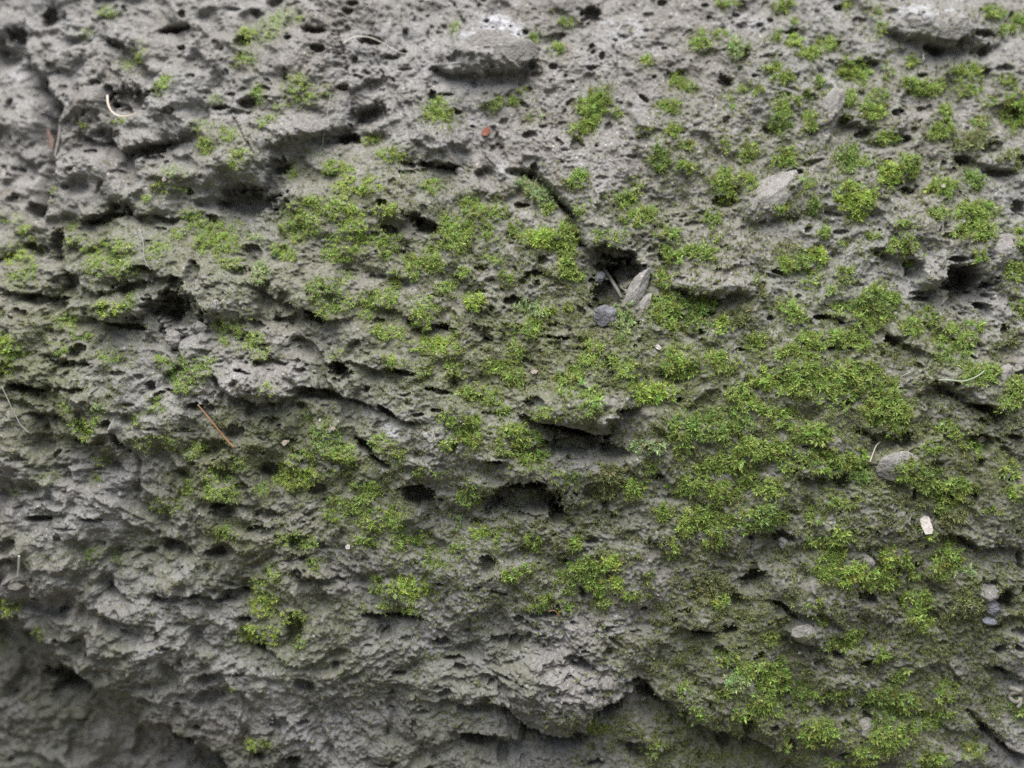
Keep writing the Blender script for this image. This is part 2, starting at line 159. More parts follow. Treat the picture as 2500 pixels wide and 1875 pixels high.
'C1': """1010 20 90 30 0 .5/1430 170 80 50 0 .6/2130 40 80 50 0 .9/1950 240 70 50 0 .6/1830 200 80 60 0 .5/1620 510 70 50 0 .8/1680 620 90 70 0 1 1 m41/1870 700 60 60 0 .8 1/1660 810 130 55 0 1 1 m41/
1900 840 50 40 0 .5/60 640 60 50 0 .8 1/230 820 40 50 0 .5/870 1440 30 40 0 .7 1 m46/1600 1500 40 30 0 1 1 m42/1680 1490 40 25 0 .6/1480 1160 30 20 0 .8/600 310 50 40 0 .4/2000 380 60 60 0 .4/
1740 420 60 60 0 .4/730 330 40 30 0 .4""",
'C2': """270 80 160 90 0 .5/200 220 80 50 0 .8/390 230 70 60 0 .7/500 180 60 80 0 .5/600 340 80 70 0 .5/790 110 50 50 0 .7 4/890 170 50 40 0 .8 1/1040 210 60 60 0 .4/1230 230 60 50 0 .7/
450 520 120 80 0 .8 1/250 500 60 70 0 .5/350 650 160 50 0 .7/420 600 90 60 0 .7/590 560 60 40 0 .5/1090 430 60 40 0 .6/1190 370 50 50 0 .5/1330 590 60 40 0 .6/1460 470 80 70 0 .8 2/
1600 390 130 60 0 .9/1720 370 60 60 0 .9 1/1640 500 60 60 0 .7/1260 640 80 30 0 .6/1430 630 60 30 0 .6/1510 250 60 50 0 .5/1840 560 60 30 0 .6/1960 490 30 60 0 .5/1750 480 40 40 0 .7 1/
1670 620 50 30 0 .5/2100 270 60 60 0 .5/2050 40 60 40 0 .7/2180 120 50 80 0 .8/2190 1200 40 60 0 .5/1650 1400 80 60 0 .25/780 280 80 60 0 .3/1990 1520 80 60 0 .3/90 30 80 40 0 .6""",
'C3': """200 90 170 90 0 .8/300 120 200 40 0 .8/560 80 80 80 0 .9 2/440 50 60 40 0 .6/230 220 60 40 0 .8/660 80 60 40 0 .7/880 70 60 50 0 .6/1050 180 60 60 0 .7/930 220 130 40 0 .8/1000 310 70 50 0 .9/
970 400 90 80 0 .9/1110 430 110 70 0 .9 1/1290 470 130 60 0 .9/1450 350 60 70 0 .8/1500 440 60 40 0 .7/1340 330 60 50 0 .8 1/1740 340 80 90 0 .9/1680 400 60 60 0 .8/1820 430 80 30 0 .6 4/
230 520 110 90 0 .8 3 m43/270 590 60 40 0 .9 1 m43/1520 600 100 60 0 .8/1550 720 70 80 0 .6/1850 620 60 50 0 .8 3 m53/850 600 50 30 0 .7/1740 60 90 90 0 .7 3/1600 180 60 40 0 .4/2000 40 100 40 0 .3/
1060 880 110 40 0 .6/910 740 50 40 0 .5/590 850 40 50 0 .7/310 960 90 40 0 .6/560 1080 170 90 15 .9 0 m44/380 1090 90 40 0 .9 4 m44/640 1020 60 60 0 .9 2 m44/290 1170 50 30 0 .7/560 1250 120 70 0 .7/
800 1210 80 80 0 .8 2/1010 1190 80 40 0 .6/900 1180 40 20 0 .9 1/1320 1240 130 90 0 1 2 m45/1300 1320 80 40 0 .8 2 m45/1450 1260 90 70 0 .8/900 1420 110 80 0 .8/1330 1450 140 70 0 .7/
1180 1560 90 50 0 .9/1480 1380 80 50 0 .6/1600 1600 120 50 0 .7/1420 1060 60 50 0 .6/1700 1180 80 60 0 .5/1650 1350 80 60 0 .5/1980 1270 80 60 0 .6 3/2150 1280 60 60 0 .5 2/690 1500 60 40 0 .7/
400 1290 60 50 0 .5/100 1300 80 70 0 .4/1880 1550 90 50 0 .5/60 1150 50 40 0 .4/1300 950 60 50 0 .5/1130 820 60 40 0 .6/1000 1640 60 30 0 .6"""}

MOSS_LABELS = {
'm1': "small bright moss cushion just below the slanting green streak near the top left",
'm2': "long slanting streak of pale green moss running up to the top edge, left of centre",
'm3': "small moss pad in a shallow round pit to the right of the curled pine needle",
'm4': "rounded moss cushion standing above a slanting moss pad, right of the curled pine needle",
'm5': "slanting moss pad directly under a rounder cushion, right of the curled pine needle",
'm6': "round moss cushion on the nose of a jutting grey lump, upper left",
'm7': "large bright moss mound on the slope above the deep black hole at the left",
'm8': "moss pad on the slope left of the small red leaf fragment",
'm9': "tall thick grassy moss tuft standing alone right of the red leaf fragment",
'm10': "tiny round moss tuft in bare grey rock, right of the big undercut pale stone",
'm11': "low flat moss tuft on bare rock, next to the right of the tall grassy tuft",
'm12': "strip of fine pale moss on the wedge of stone along the diagonal crack",
'm13': "wide yellow green moss pad above and left of the central cavity",
'm14': "moss hanging down beside the crack at the upper left corner of the central cavity",
'm15': "starry pale moss tuft near the top, left of a small black pit",
'm16': "low moss tuft in bare grey rock, left of the starry pale tuft near the top",
'm17': "small yellow green moss tuft right under a small black pit near the top right",
'm18': "leafy moss tuft with a tail trailing down a groove, upper right",
'm19': "dense moss clump at the foot of the groove, over dark holes, upper right",
'm20': "moss tuft growing in the shade below the undercut stone at the top right",
'm21': "spiky moss clump touching the left side of a small black hole, upper right",
'm22': "narrow upright deep green moss clump left of the smooth grey ridge",
'm23': "thin moss patch hugging the left flank of the smooth grey ridge",
'm24': "upper of two joined moss clumps at the left end of the pale slanting stone",
'm25': "lower, yellower of two joined moss clumps at the left end of the pale slanting stone",
'm26': "small moss sprig growing on top of the pale slanting stone",
'm27': "bright spiky moss clump linked by a neck to the large clump below it, right",
'm28': "large spiky yellow green moss clump to the right of the pale slanting stone",
'm29': "moss tuft with a small white petal fleck lying on it",
'm30': "small round deep green moss tuft right of the tuft with the white petal fleck",
'm31': "small moss tuft below the left tip of the pale slanting stone",
'm32': "deep green hanging moss patch beneath the smooth grey ridge, upper right",
'm34': "moss tuft hanging at the left wall of the central cavity",
'm35': "dense bright moss mound immediately right of the central cavity",
'm36': "pale furry moss beard hanging under the slanted slab in the central cavity",
'm37': "bright moss cap on the rounded lump left of the deep black hole at the left",
'm38': "deep green moss cushion just above the orange pine needle",
'm39': "moss pad on the right rim of the deep black hole at the left",
'm40': "soft blurred bright green moss patch on the left edge, halfway down",
'm41': "bright yellow green moss patch alone on grey rock, lower left",
'm42': "tiny bright moss dot near the bottom edge, lower left",
'm43': "brownish green moss mound left of a dark hole, lower right",
'm44': "deep leafy moss clump below a small black hole, bottom right area",
'm45': "dense deep green moss clump below a pale strip of bare stone, bottom right",
'm46': "tiny faint moss sprig at the rim of the dark hollow in the bottom left corner",
'm47': "moss strip growing along the top of the ledge above the black hollow at the centre",
'm48': "small round moss tuft on pale rock above the big overhanging ledge at the centre",
'm49': "deep green moss drapery over a ledge, right of the deep black hole at the left",
'm50': "bright yellowish moss dab beside a small dark hole, left",
'm51': "brown withered moss patch right of the dense mound by the central cavity",
'm52': "neat upright moss tuft above a thin crack, between the central cavity and the round hollow",
'm53': "small brown green moss tuft left of the blue grey pebble"}

# ---------------------------------------------------------------------------
# scale: 1 face unit = 0.16 mm, the rock face in view is 2500 x 1875 units = 40 x 30 cm
# ---------------------------------------------------------------------------
S = 0.4 / 2500.0
CAM_D = 0.62
rng = np.random.default_rng(7)
random.seed(7)
scene = bpy.context.scene
COL = scene.collection
F32 = np.float32

# ------------------------------------------------------------------ noise
_perm = np.random.default_rng(11).permutation(256).astype(np.int32)
_perm = np.concatenate([_perm, _perm, _perm])
_ang = np.random.default_rng(12).uniform(0, 2 * math.pi, 256)
_gx, _gy = np.cos(_ang).astype(F32), np.sin(_ang).astype(F32)

def perlin(x, y, seed=0):
    x = x + F32(seed * 17.31 + 300.0); y = y + F32(seed * 9.77 + 300.0)
    xi = np.floor(x).astype(np.int32); yi = np.floor(y).astype(np.int32)
    xf = (x - xi).astype(F32); yf = (y - yi).astype(F32)
    xi = (xi + seed * 7) & 255; yi &= 255
    u = xf * xf * xf * (xf * (xf * 6 - 15) + 10)
    v = yf * yf * yf * (yf * (yf * 6 - 15) + 10)
    def g(ix, iy, dx, dy):
        h = _perm[_perm[ix & 255] + (iy & 255)]
        return _gx[h] * dx + _gy[h] * dy
    a = g(xi, yi, xf, yf); b = g(xi + 1, yi, xf - 1, yf)
    c = g(xi, yi + 1, xf, yf - 1); d = g(xi + 1, yi + 1, xf - 1, yf - 1)
    return ((a + u * (b - a)) + v * ((c + u * (d - c)) - (a + u * (b - a)))) * F32(1.5)

def pits(x, y, cell, seed, keep, rmin, rmax):
    """scattered round gas holes: returns 0..1 depth field (already scaled by radius/cell)."""
    x = x / cell; y = y / cell
    xi = np.floor(x).astype(np.int32); yi = np.floor(y).astype(np.int32)
    out = np.zeros(x.shape, F32)
    R = np.random.default_rng(seed)
    tx = R.random(65536).astype(F32); ty = R.random(65536).astype(F32); tr = R.random(65536).astype(F32); tk = R.random(65536).astype(F32)
    te = R.random(65536).astype(F32)
    for dj in (-1, 0, 1):
        for di in (-1, 0, 1):
            cx = xi + di; cy = yi + dj
            h = (((cx * 73856093) ^ (cy * 19349663)) + seed * 83492791) & 65535
            px = cx + tx[h]; py = cy + ty[h]
            r = (rmin + (rmax - rmin) * tr[h] ** 2)
            asp = 0.6 + 0.8 * te[h]
            dx = (x - px) / asp; dy = (y - py) * asp
            dd = np.sqrt(dx * dx + dy * dy) / r
            t = np.clip((1 - dd) / (0.45 + 0.35 * np.clip(dy / r, -1, 1)), 0, 1)
            val = np.where(tk[h] < keep, t * t * (3 - 2 * t) * r, 0)
            out = np.maximum(out, val)
    return out * cell

def domes(x, y, cell, seed):
    """rounded knobs with creases between them, 0..1"""
    x = x / cell; y = y / cell
    xi = np.floor(x).astype(np.int32); yi = np.floor(y).astype(np.int32)
    R = np.random.default_rng(seed)
    tx = R.random(65536).astype(F32); ty = R.random(65536).astype(F32); tz = R.uniform(.0, .55, 65536).astype(F32)
    best = np.full(x.shape, -9, F32)
    for dj in (-1, 0, 1):
        for di in (-1, 0, 1):
            cx = xi + di; cy = yi + dj
            h = (((cx * 73856093) ^ (cy * 19349663)) + seed * 83492791) & 65535
            d2 = (x - cx - tx[h]) ** 2 + (y - cy - ty[h]) ** 2
            best = np.maximum(best, 1 - 1.1 * d2 - tz[h])
    return np.clip(best, -.4, 1)

def smooth(t):
    t = np.clip(t, 0, 1)
    return t * t * (3 - 2 * t)

# ------------------------------------------------------------------ the broad curve of the boulder (metres away from the camera)
def macro(u, v):
    nx = (u - 1250.0) / 1250.0; ny = (v - 937.5) / 937.5
    lf = np.clip(-nx + 0.05, 0, 3); rt = np.clip(nx - 0.3, 0, 3)
    bt = np.clip(ny - 0.0, 0, 3); tp = np.clip(-ny + 0.35, 0, 3)
    m = 0.021 * lf ** 1.9 + 0.010 * rt ** 2
    m = m + 0.050 * bt ** 1.65 * np.clip(0.66 - 0.10 * nx, 0.3, 1.2) + 0.038 * tp ** 1.75
    m = m + 0.020 * np.clip(lf, 0, 1.4) * np.clip(bt, 0, 1.6)
    return m

def place(u, v, y):
    """face coordinates + distance -> world (the face gets wider where it recedes)"""
    k = 1.0 + macro(u, v) / CAM_D
    return (u - 1250.0) * S * k, y, (937.5 - v) * S * k

# ------------------------------------------------------------------ parse the work sheets
def rows(table, n):
    out = []
    for key, txt in table.items():
        ox, oy = SHEETS[key]
        for it in txt.replace('\n', '').split('/'):
            t = it.split()
            if not t: continue
            out.append((ox, oy, t))
    return out

HOLE_L = []
for ox, oy, t in rows(HOLES, 0):
    deep = t[-1] == 'D'
    if deep: t = t[:-1]
    x, y, rx, ry = map(float, t[:4]); rot = float(t[4]) if len(t) > 4 else 0.0
    HOLE_L.append((ox + x * K, oy + y * K, rx * K, ry * K, math.radians(rot), deep))
LIP_L = []
for key, txt in LIPS.items():
    ox, oy = SHEETS[key]
    for it in txt.replace('\n', '').split('/'):
        if not it.strip(): continue
        pts, amp = it.split(';')
        a = np.array(list(map(float, pts.split()))).reshape(-1, 2) * K + np.array([ox, oy])
        LIP_L.append((a, float(amp)))
CRACK_L = []
for key, txt in CRACKS.items():
    ox, oy = SHEETS[key]
    for it in txt.replace('\n', '').split('/'):
        pts, amp = it.split(';')
        CRACK_L.append((np.array(list(map(float, pts.split()))).reshape(-1, 2) * K + np.array([ox, oy]), float(amp)))
BULGE_L = []
for ox, oy, t in rows(BULGES, 0):
    x, y, rx, ry, rot, h = map(float, t)
    BULGE_L.append((ox + x * K, oy + y * K, rx * K, ry * K, math.radians(rot), h))
MOSS_L = []
for ox, oy, t in rows(MOSS, 0):
    x, y, rx, ry, rot, d = map(float, t[:6]); hue = int(t[6]) if len(t) > 6 else 0; key = t[7] if len(t) > 7 else None
    MOSS_L.append((ox + x * K, oy + y * K, rx * K, ry * K, math.radians(rot), d ** 0.65, hue, key))

# edges where the big boulder breaks off against its two neighbours
EDGE_LEFT = np.array([[-1600, -1400], [40, -1400], [34, -200], [52, 0], [66, 120], [100, 170], [127, 216], [150, 255], [152, 347], [146, 420], [128, 480], [110, 540],
                      [70, 556], [30, 560], [0, 565], [-200, 590], [-1600, 620]], float)
EDGE_LOW = np.array([[-1600, 1440], [0, 1497], [42, 1501], [93, 1555], [154, 1609], [216, 1652], [247, 1694], [289, 1740], [340, 1764], [413, 1760], [451, 1791],
                     [494, 1818], [529, 1825], [560, 1875], [640, 2000], [800, 2700], [800, 4000], [-1600, 4000]], float)

def poly_sd(U, V, P):
    """signed distance to a closed polygon, positive inside"""
    d = np.full(U.shape, 1e9, F32); ins = np.zeros(U.shape, bool)
    n = len(P)
    for i in range(n):
        ax, ay = P[i]; bx, by = P[(i + 1) % n]
        ex, ey = bx - ax, by - ay
        wx, wy = U - ax, V - ay
        t = np.clip((wx * ex + wy * ey) / (ex * ex + ey * ey), 0, 1)
        d = np.minimum(d, (wx - ex * t) ** 2 + (wy - ey * t) ** 2)
        if ay != by:
            c = ((ay > V) != (by > V)) & (U < (bx - ax) * (V - ay) / (by - ay) + ax)
            ins ^= c
    return np.sqrt(d) * np.where(ins, 1, -1)

# ------------------------------------------------------------------ relief
def relief(U, V, seed):
    wx = 26 * perlin(U / 170, V / 170, seed + 1) + 7 * perlin(U / 55, V / 55, seed + 2) + 2 * perlin(U / 17, V / 17, seed + 31)
    wy = 26 * perlin(U / 170, V / 170, seed + 3) + 7 * perlin(U / 55, V / 55, seed + 4) + 2 * perlin(U / 17, V / 17, seed + 32)
    Uw = U + wx; Vw = V + wy
    left = smooth((1500 - U) / 1500.0); low = smooth((V - 500) / 900.0)
    rough = 0.74 + 0.80 * left + 0.15 * low * left
    ca, sa = math.cos(0.30), math.sin(0.30)
    X = (Uw * ca + Vw * sa) / 1.06; Y = -Uw * sa + Vw * ca
    m = 0.65 + 0.7 * smooth(0.5 + 0.9 * perlin(U / 260, V / 260, seed + 20))
    h = 20 * perlin(U / 520, V / 420, seed + 5)
    h += 34 * perlin(X / 190, Y / 190, seed + 6) * rough
    h += 40 * (domes(Uw, Vw * 1.05, 300.0, seed + 60) - .35) * smooth((1700 - U) / 1100)
    h += 26 * (domes(X, Y * 1.02, 150.0, seed + 61) - .35) * rough
    h += 15 * (domes(X, Y * 1.0, 66.0, seed + 62) - .35) * rough
    h += 10 * perlin(X / 66, Y / 62, seed + 8) * rough
    h -= 22 * smooth(2.8 * (perlin(X / 80, Y / 70, seed + 18) - 0.18)) * rough
    h += 8.5 * (domes(Uw, Vw, 31.0, seed + 63) - .35) * rough
    h += 4.0 * (domes(Uw, Vw, 15.0, seed + 64) - .35) * m
    h += 8.0 * perlin(Uw / 34, Vw / 30, seed + 14) * rough
    h += 4.6 * perlin(Uw / 20, Vw / 18, seed + 10) * rough * m
    h += 1.8 * (2 * np.abs(perlin(Uw / 16, Vw / 14, seed + 15)) - 0.5) * m
    h += 3.0 * perlin(Uw / 11, Vw / 10, seed + 11) * m * (1 + 0.4 * low)
    h += 2.2 * perlin(U / 7.0, V / 7.0, seed + 12) * m * (1 + 0.4 * low)
    h += 1.0 * perlin(U / 4.6, V / 4.6, seed + 13)
    h += 1.1 * pits(U, V, 30.0, seed + 51, 0.35, 0.12, 0.34) + 1.1 * pits(U, V, 15.0, seed + 52, 0.5, 0.14, 0.36)
    pw = 3.2 * perlin(U / 10, V / 10, seed + 71); Uw = Uw + pw; Vw = Vw + 3.2 * perlin(U / 10, V / 10, seed + 72)
    pm = smooth(0.42 + 1.1 * perlin(U / 330, V / 300, seed + 21))
    h -= 1.5 * pits(Uw, Vw * 1.08, 105.0, seed + 41, 0.30, 0.10, 0.30)
    h -= 1.6 * pits(Uw, Vw * 1.05, 46.0, seed + 42, 0.42, 0.10, 0.30) * (0.35 + 0.75 * pm)
    h -= 1.5 * pits(Uw, Vw * 1.1, 22.0, seed + 43, 0.46, 0.13, 0.32) * (0.3 + 0.8 * pm)
    return h

def axis(lo, hi, dlo, dhi, step):
    core = np.arange(dlo, dhi + step, step)
    l = []; x = dlo; st = step
    while x > lo:
        st = min(st * 1.06, 9.0); x -= st; l.append(x)
    r = []; x = core[-1]; st = step
    while x < hi:
        st = min(st * 1.06, 9.0); x += st; r.append(x)
    return np.array(l[::-1] + list(core) + r, dtype=F32)

def window(ua, va, x0, x1, y0, y1):
    i0, i1 = np.searchsorted(ua, [x0, x1]); j0, j1 = np.searchsorted(va, [y0, y1])
    return slice(j0, j1), slice(i0, i1)

def features(h, ua, va, n1, n2):
    """add the traced bulges, lips and hollows to the relief h (in place)"""
    for (x, y, rx, ry, rot, hh) in BULGE_L:
        R = 1.7 * max(rx, ry)
        sl = window(ua, va, x - R, x + R, y - R, y + R)
        if sl[0].start >= sl[0].stop or sl[1].start >= sl[1].stop: continue
        du = ua[sl[1]][None, :] - x; dv = va[sl[0]][:, None] - y
        a = du * math.cos(rot) + dv * math.sin(rot); b = -du * math.sin(rot) + dv * math.cos(rot)
        r = np.sqrt((a / rx) ** 2 + (b / ry) ** 2) + 0.22 * n1[sl]
        h[sl] += 1.35 * hh * smooth((1.35 - r) / 1.1)
    for (P, amp) in LIP_L:
        W = 75.0 * (0.55 + 0.55 * amp)
        x0, y0 = P.min(0) - 3.2 * W; x1, y1 = P.max(0) + 3.2 * W
        sl = window(ua, va, x0, x1, y0, y1)
        if sl[0].start >= sl[0].stop or sl[1].start >= sl[1].stop: continue
        u = np.broadcast_to(ua[sl[1]][None, :], (sl[0].stop - sl[0].start, sl[1].stop - sl[1].start)) + 6 * n1[sl] + 1.5 * n2[sl]
        v = np.broadcast_to(va[sl[0]][:, None], u.shape) + 3.5 * n2[sl] + 7 * n1[sl]
        best = np.full(u.shape, 1e9, F32); sg = np.zeros(u.shape, F32); al = np.zeros(u.shape, F32)
        acc = 0.0; L = np.hypot(*np.diff(P, axis=0).T).sum()
        for i in range(len(P) - 1):
            ax, ay = P[i]; ex, ey = P[i + 1] - P[i]; ll = math.hypot(ex, ey)
            t = ((u - ax) * ex + (v - ay) * ey) / (ll * ll); tc = np.clip(t, 0, 1)
            dx = u - ax - tc * ex; dy = v - ay - tc * ey
            d = np.sqrt(dx * dx + dy * dy)
            s = ((u - ax) * ey - (v - ay) * ex) / ll
            b = d < best
            best = np.where(b, d, best); sg = np.where(b, np.sign(s), sg); al = np.where(b, acc + t * ll, al)
            acc += ll
        d = best * sg
        tp = smooth((al + 25) / 60.0) * smooth((L - al + 25) / 60.0)
        q = np.clip(d, 0, None) / (0.55 * W); up = 21 * (0.35 * np.exp(-q) + 0.85 * q * np.exp(1 - q))
        dn = -36 * np.exp(-np.clip(-d, 0, None) / (0.62 * W))
        st = smooth((d + 4.5) / 9.0)
        h[sl] += amp * tp * (st * up + (1 - st) * dn)
    for (P, amp) in CRACK_L:
        x0, y0 = P.min(0) - 40; x1, y1 = P.max(0) + 40
        sl = window(ua, va, x0, x1, y0, y1)
        if sl[0].start >= sl[0].stop or sl[1].start >= sl[1].stop: continue
        u = ua[sl[1]][None, :] + 5 * n1[sl]; v = va[sl[0]][:, None] + 5 * n1[sl]
        best = np.full(u.shape, 1e9, F32)
        for i in range(len(P) - 1):
            ax, ay = P[i]; ex, ey = P[i + 1] - P[i]
            tc = np.clip(((u - ax) * ex + (v - ay) * ey) / (ex * ex + ey * ey), 0, 1)
            best = np.minimum(best, np.hypot(u - ax - tc * ex, v - ay - tc * ey))
        h[sl] -= 34 * amp * np.exp(-(best / (5.0 + 2.0 * amp)) ** 2)
    for (x, y, rx, ry, rot, deep) in HOLE_L:
        R = 1.5 * max(rx, ry)
        sl = window(ua, va, x - R, x + R, y - R, y + R)
        if sl[0].start >= sl[0].stop or sl[1].start >= sl[1].stop: continue
        du = ua[sl[1]][None, :] - x; dv = va[sl[0]][:, None] - y
        a = du * math.cos(rot) + dv * math.sin(rot); b = -du * math.sin(rot) + dv * math.cos(rot)
        wob = min(0.42, 0.12 + 0.006 * math.sqrt(rx * ry))
        r = np.sqrt((a / rx) ** 2 + (b / ry) ** 2) + wob * (1.2 * n1[sl] + (1.3 if rx * ry < 600 else 0.6) * n2[sl])
        g = math.sqrt(rx * ry)
        if deep:
            w = 0.24 + 0.48 * np.clip(b / ry + 0.3, 0, 1.2)
            D = min(2.3 * g + 6, 84.0)
        else:
            w = 0.42 + 0.5 * np.clip(b / ry + 0.3, 0, 1.2)
            D = min(1.15 * g + 2, 62.0)
        t = np.clip((1.12 - r) / w, 0, 1)
        h[sl] -= D * t * t * (3 - 2 * t)

def box(a, r):
    c = np.cumsum(np.pad(a, ((r + 1, r), (0, 0)), mode='edge'), axis=0, dtype=np.float64)
    a = ((c[2 * r + 1:] - c[:-2 * r - 1]) / (2 * r + 1))
    c = np.cumsum(np.pad(a, ((0, 0), (r + 1, r)), mode='edge'), axis=1, dtype=np.float64)
    return ((c[:, 2 * r + 1:] - c[:, :-2 * r - 1]) / (2 * r + 1)).astype(F32)

ZONES = [(1700, 1800, 380, 110, 0, .85), (600, 1500, 500, 200, 10, .25), (2050, 1560, 520, 400, 0, .95), (1980, 1000, 620, 330, 15, .95), (1290, 860, 430, 300, 10, .8), (760, 1180, 420, 200, 12, .85), (430, 640, 420, 150, 8, .65), (980, 560, 420, 200, 20, .65),
         (1950, 480, 480, 260, 0, .5), (1250, 1330, 420, 200, 8, .8), (150, 880, 260, 240, 0, .7), (900, 1420, 260, 120, 0, .35), (2150, 150, 400, 120, 0, .25)]

def moss_field(U, V, ua, va, n1, n2):
    M = np.zeros(U.shape, F32); H = np.zeros(U.shape, F32)
    for (x, y, rx, ry, rot, d, hue, key) in MOSS_L:
        R = 2.5 * max(rx, ry)
        sl = window(ua, va, x - R, x + R, y - R, y + R)
        if sl[0].start >= sl[0].stop or sl[1].start >= sl[1].stop: continue
        du = ua[sl[1]][None, :] - x; dv = va[sl[0]][:, None] - y
        a = du * math.cos(rot) + dv * math.sin(rot); b = -du * math.sin(rot) + dv * math.cos(rot)
        r = np.sqrt((a / rx) ** 2 + (b / ry) ** 2) + 0.30 * n1[sl] + 0.16 * n2[sl]
        M[sl] = np.maximum(M[sl], d * smooth((1.55 - r) / 1.0))
        H[sl] = np.maximum(H[sl], d * smooth((2.3 - r) / 1.6))
    for (x, y, rx, ry, rot, d) in ZONES:
        ca, sa = math.cos(math.radians(rot)), math.sin(math.radians(rot))
        a = (U - x) * ca + (V - y) * sa; b = -(U - x) * sa + (V - y) * ca
        r = np.sqrt((a / rx) ** 2 + (b / ry) ** 2) + 0.25 * perlin(U / 120, V / 100, 160)
        H = np.maximum(H, d * smooth((1.25 - r) / 0.7))
    out = (U < -40) | (U > 2540) | (V < -40) | (V > 1915)
    wild = smooth(3.2 * (perlin(U / 190, V / 150, 77) + 0.5 * perlin(U / 60, V / 60, 78) - 0.28)) * 0.85
    return np.where(out, np.maximum(M, wild), M), np.where(out, np.maximum(H, wild), H)

def grid_mesh(name, X, Y, Z, mat, attrs, back=0.30):
    """one closed solid: the relief in front, skirts running back, a back face"""
    nj, ni = X.shape
    co = np.empty((nj * ni, 3), F32)
    co[:, 0] = X.ravel(); co[:, 1] = Y.ravel(); co[:, 2] = Z.ravel()
    idx = np.arange(nj * ni).reshape(nj, ni)
    quads = np.stack([idx[:-1, :-1], idx[1:, :-1], idx[1:, 1:], idx[:-1, 1:]], -1).reshape(-1, 4)
    ring = np.concatenate([idx[0, :-1], idx[:-1, -1], idx[-1, :0:-1], idx[:0:-1, 0]])
    bco = co[ring].copy(); bco[:, 1] = back
    n0 = len(co); nr = len(ring); bi = n0 + np.arange(nr)
    nx = np.roll(np.arange(nr), -1)
    sk = np.stack([ring, ring[nx], bi[nx], bi], -1)
    allco = np.concatenate([co, bco]); faces = np.concatenate([quads, sk])
    me = bpy.data.meshes.new(name)
    me.vertices.add(len(allco)); me.vertices.foreach_set('co', allco.ravel())
    nl = len(faces) * 4
    me.loops.add(nl + nr); me.polygons.add(len(faces) + 1)
    me.loops.foreach_set('vertex_index', np.concatenate([faces.ravel(), bi[::-1]]).astype(np.int32))
    me.polygons.foreach_set('loop_start', np.arange(0, nl + 1, 4, dtype=np.int32))
    me.update(calc_edges=True)
    for k, a in attrs.items():
        at = me.attributes.new(k, 'FLOAT', 'POINT')
        at.data.foreach_set('value', np.concatenate([a.ravel(), a.ravel()[ring]]).astype(F32))
    me.materials.append(mat)
    o = bpy.data.objects.new(name, me); COL.objects.link(o)
    return o

def tag(o, label=None, cat=None, group=None, kind=None):
    if label: o['label'] = label
    if cat: o['category'] = cat
    if group: o['group'] = group
    if kind: o['kind'] = kind
    return o

# ------------------------------------------------------------------ materials
def new_mat(name):
    m = bpy.data.materials.new(name); m.use_nodes = True
    nt = m.node_tree
    for n in list(nt.nodes): nt.nodes.remove(n)
    out = nt.nodes.new('ShaderNodeOutputMaterial'); bs = nt.nodes.new('ShaderNodeBsdfPrincipled')
    nt.links.new(bs.outputs[0], out.inputs[0])
    return m, nt, bs, out

def nd(nt, t, **kw):
    n = nt.nodes.new(t)
    for k, v in kw.items():
        if k.startswith('i_'):
            n.inputs[k[2:].replace('_', ' ')].default_value = v
        else: setattr(n, k, v)
    return n

def mixc(nt, fac, a, b, blend='MIX'):
    m = nt.nodes.new('ShaderNodeMix'); m.data_type = 'RGBA'; m.blend_type = blend; m.clamp_factor = True
    for sock, val in ((m.inputs[0], fac), (m.inputs[6], a), (m.inputs[7], b)):
        if hasattr(val, 'is_linked'): nt.links.new(val, sock)
        elif isinstance(val, (int, float)): sock.default_value = val
        else: sock.default_value = (*val, 1)
    return m.outputs[2]

def noise(nt, vec, scale, detail=3, rough=0.55):
    n = nd(nt, 'ShaderNodeTexNoise'); n.inputs['Scale'].default_value = scale; n.inputs['Detail'].default_value = detail
    n.inputs['Roughness'].default_value = rough
    nt.links.new(vec, n.inputs['Vector']); return n.outputs['Fac']

def ramp(nt, fac, lo, hi):
    r = nd(nt, 'ShaderNodeMapRange'); r.inputs['From Min'].default_value = lo; r.inputs['From Max'].default_value = hi
    nt.links.new(fac, r.inputs['Value']); return r.outputs['Result']

